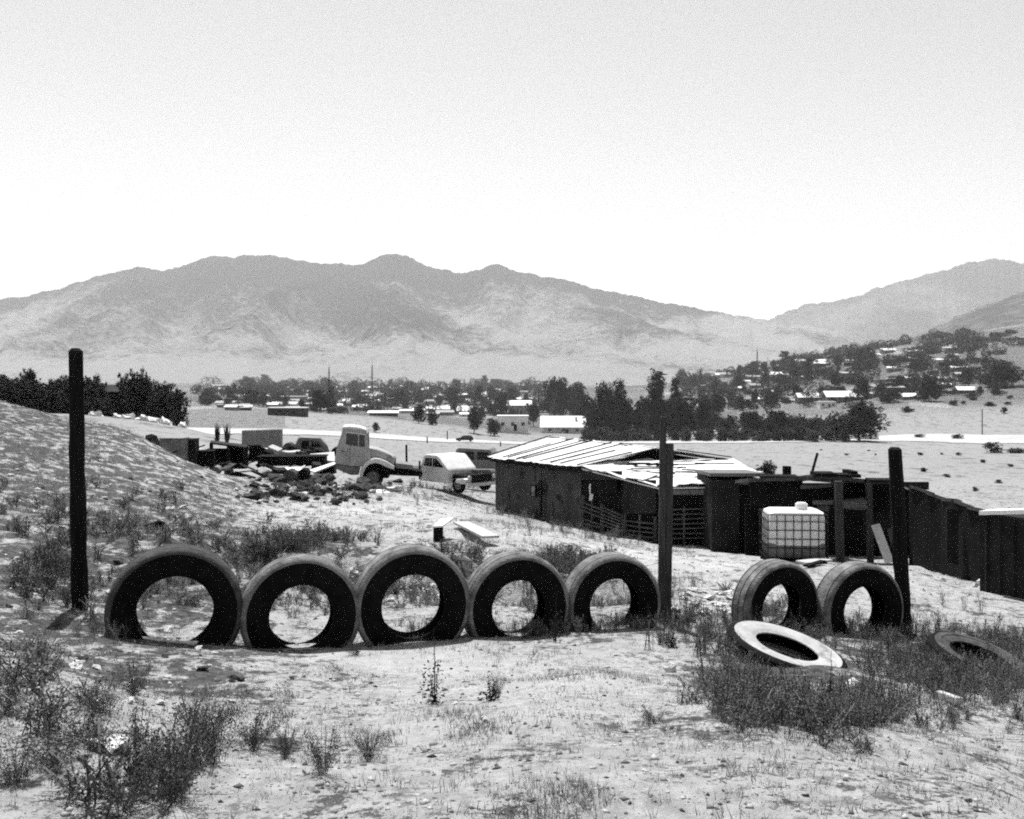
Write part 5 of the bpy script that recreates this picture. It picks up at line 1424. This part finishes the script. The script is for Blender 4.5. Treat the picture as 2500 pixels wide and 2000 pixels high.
field('tyre_foot_weeds', 240, uv_regions([(1330,1548,60,8,1.5),(1560,1535,60,9,1.5),(1100,1558,70,5,.8),(1440,1548,50,6,.8),(260,1550,60,10,.5),(2100,1560,80,8,1)]), weed_arr, .25, .6, 'straw_dark', 'dry weeds at the feet of the tyres', rgw)
field('hollow_grass', 700, uv_regions([(430,1440,140,30,1),(733,1450,110,30,1),(1004,1450,110,26,1),(1258,1450,110,24,1.3),(1490,1450,90,24,1.3),(1880,1500,60,14,.5)]), scrub_arr, .3, .9, 'straw_dark', 'low dry grass in the hollow behind the tyres', rgw)
field('wall_weeds', 150, uv_regions([(1250,1250,50,6,1),(1380,1288,60,6,1),(1480,1315,60,4,1),(1000,1195,60,10,2),(1120,1190,50,14,2),(900,1200,60,10,.6)]), weed_arr, .5, 1.25, 'straw_dark', 'tall dry grass before the shack and the wrecks', rgw)
# dry grass blades
def blade_arr(rg, n_=9, h_=.07, r_=.035):
    V, Fc = [], []
    for k in range(n_):
        x, y = rg.normal(size=2) * r_; a = rg.uniform(0, 6.28); l = h_ * rg.uniform(.5, 1.2); dx, dy = rg.normal(size=2) * l * .5
        w_ = .0028; j = len(V); V += [(x - math.cos(a) * w_, y - math.sin(a) * w_, -.005), (x + math.cos(a) * w_, y + math.sin(a) * w_, -.005), (x + dx, y + dy, l)]; Fc.append((j, j + 1, j + 2))
    return np.array(V), np.array(Fc)
blades = [blade_arr(np.random.default_rng(500 + k)) for k in range(8)]
def near_ground(n_, rg):
    d = 2.8 * (18 / 2.8) ** rg.uniform(0, 1, n_); u = rg.uniform(-250, 2750, n_); x = (u - 1250) / F * d
    p = .12 + .9 * (fbm(x * 1.1, d * 1.1, 60, 3) > .52) * vnoise(x * 4, d * 4, 61)
    keep = rg.uniform(size=n_) < p
    return np.stack([x, d, (.55 + .6 * vnoise(x * 2, d * 2, 62))], 1)[keep]
field('dry_grass', 26000, near_ground, blades, .3, .8, 'straw', 'short dry grass over the bare ground', rgw)
field('withered_grass', 9000, near_ground, blades, .3, .9, 'straw_dark', 'withered darker grass between the pale tufts', rgw)
def stone_arr(rg):
    v = np.array([(1, 0, 0), (-1, 0, 0), (0, 1, 0), (0, -1, 0), (0, 0, .7), (0, 0, -.4)], float) * rg.uniform(.6, 1.3, (6, 1)) * .017
    f = np.array([(0, 2, 4), (2, 1, 4), (1, 3, 4), (3, 0, 4), (2, 0, 5), (1, 2, 5), (3, 1, 5), (0, 3, 5)]); return v, f
stones = [stone_arr(np.random.default_rng(600 + k)) for k in range(8)]
def gravel_ground(n_, rg):
    d = 2.8 * (34 / 2.8) ** rg.uniform(0, 1, n_) ; u = rg.uniform(-250, 2750, n_); x = (u - 1250) / F * d
    p = .25 + .75 * (fbm(x * .8, d * .8, 71, 3) > .5) * np.where(u < 900, 1, .55)
    return np.stack([x, d, (.3 + 1.0 * rg.uniform(size=n_) ** 4) * (.7 + d / 18)], 1)[rg.uniform(size=n_) < p]
M['grit'] = leaf_mat('grit', .03, .42)
field('gravel', 30000, gravel_ground, stones, .6, 1.4, 'grit', 'fine loose gravel and clods over the dirt', rgw)
def mid_ground(n_, rg):
    d = 14 * (42 / 14) ** rg.uniform(0, 1, n_); u = rg.uniform(-100, 1700, n_); x = (u - 1250) / F * d
    keep = fbm(x * .5, d * .5, 66, 3) > .5
    return np.stack([x, d, np.ones(n_)], 1)[keep]
field('slope_grass', 6000, mid_ground, blades, .8, 1.8, 'straw', 'dry grass tufts on the middle slope', rgw)

# ------------------------------------------------------------------ HAZE
hz = bpy.data.meshes.new('haze')
hb = bmesh.new(); bmesh.ops.create_cube(hb, size=1.0, matrix=Matrix.Translation((0, 3090, 350)) @ Matrix.Diagonal((17000, 6420, 850, 1)))
hb.to_mesh(hz); hb.free()
hm_ = bpy.data.materials.new('haze'); hm_.use_nodes = True; hn = hm_.node_tree; hn.nodes.clear()
vo = hn.nodes.new("ShaderNodeOutputMaterial"); pv = hn.nodes.new("ShaderNodeVolumePrincipled")
pv.inputs["Color"].default_value = (.95, .95, .95, 1); pv.inputs["Density"].default_value = 8e-5; pv.inputs["Anisotropy"].default_value = .3
hn.links.new(pv.outputs[0], vo.inputs["Volume"])
o = link_mesh('haze', hz, hm_); tag(o, kind='stuff')
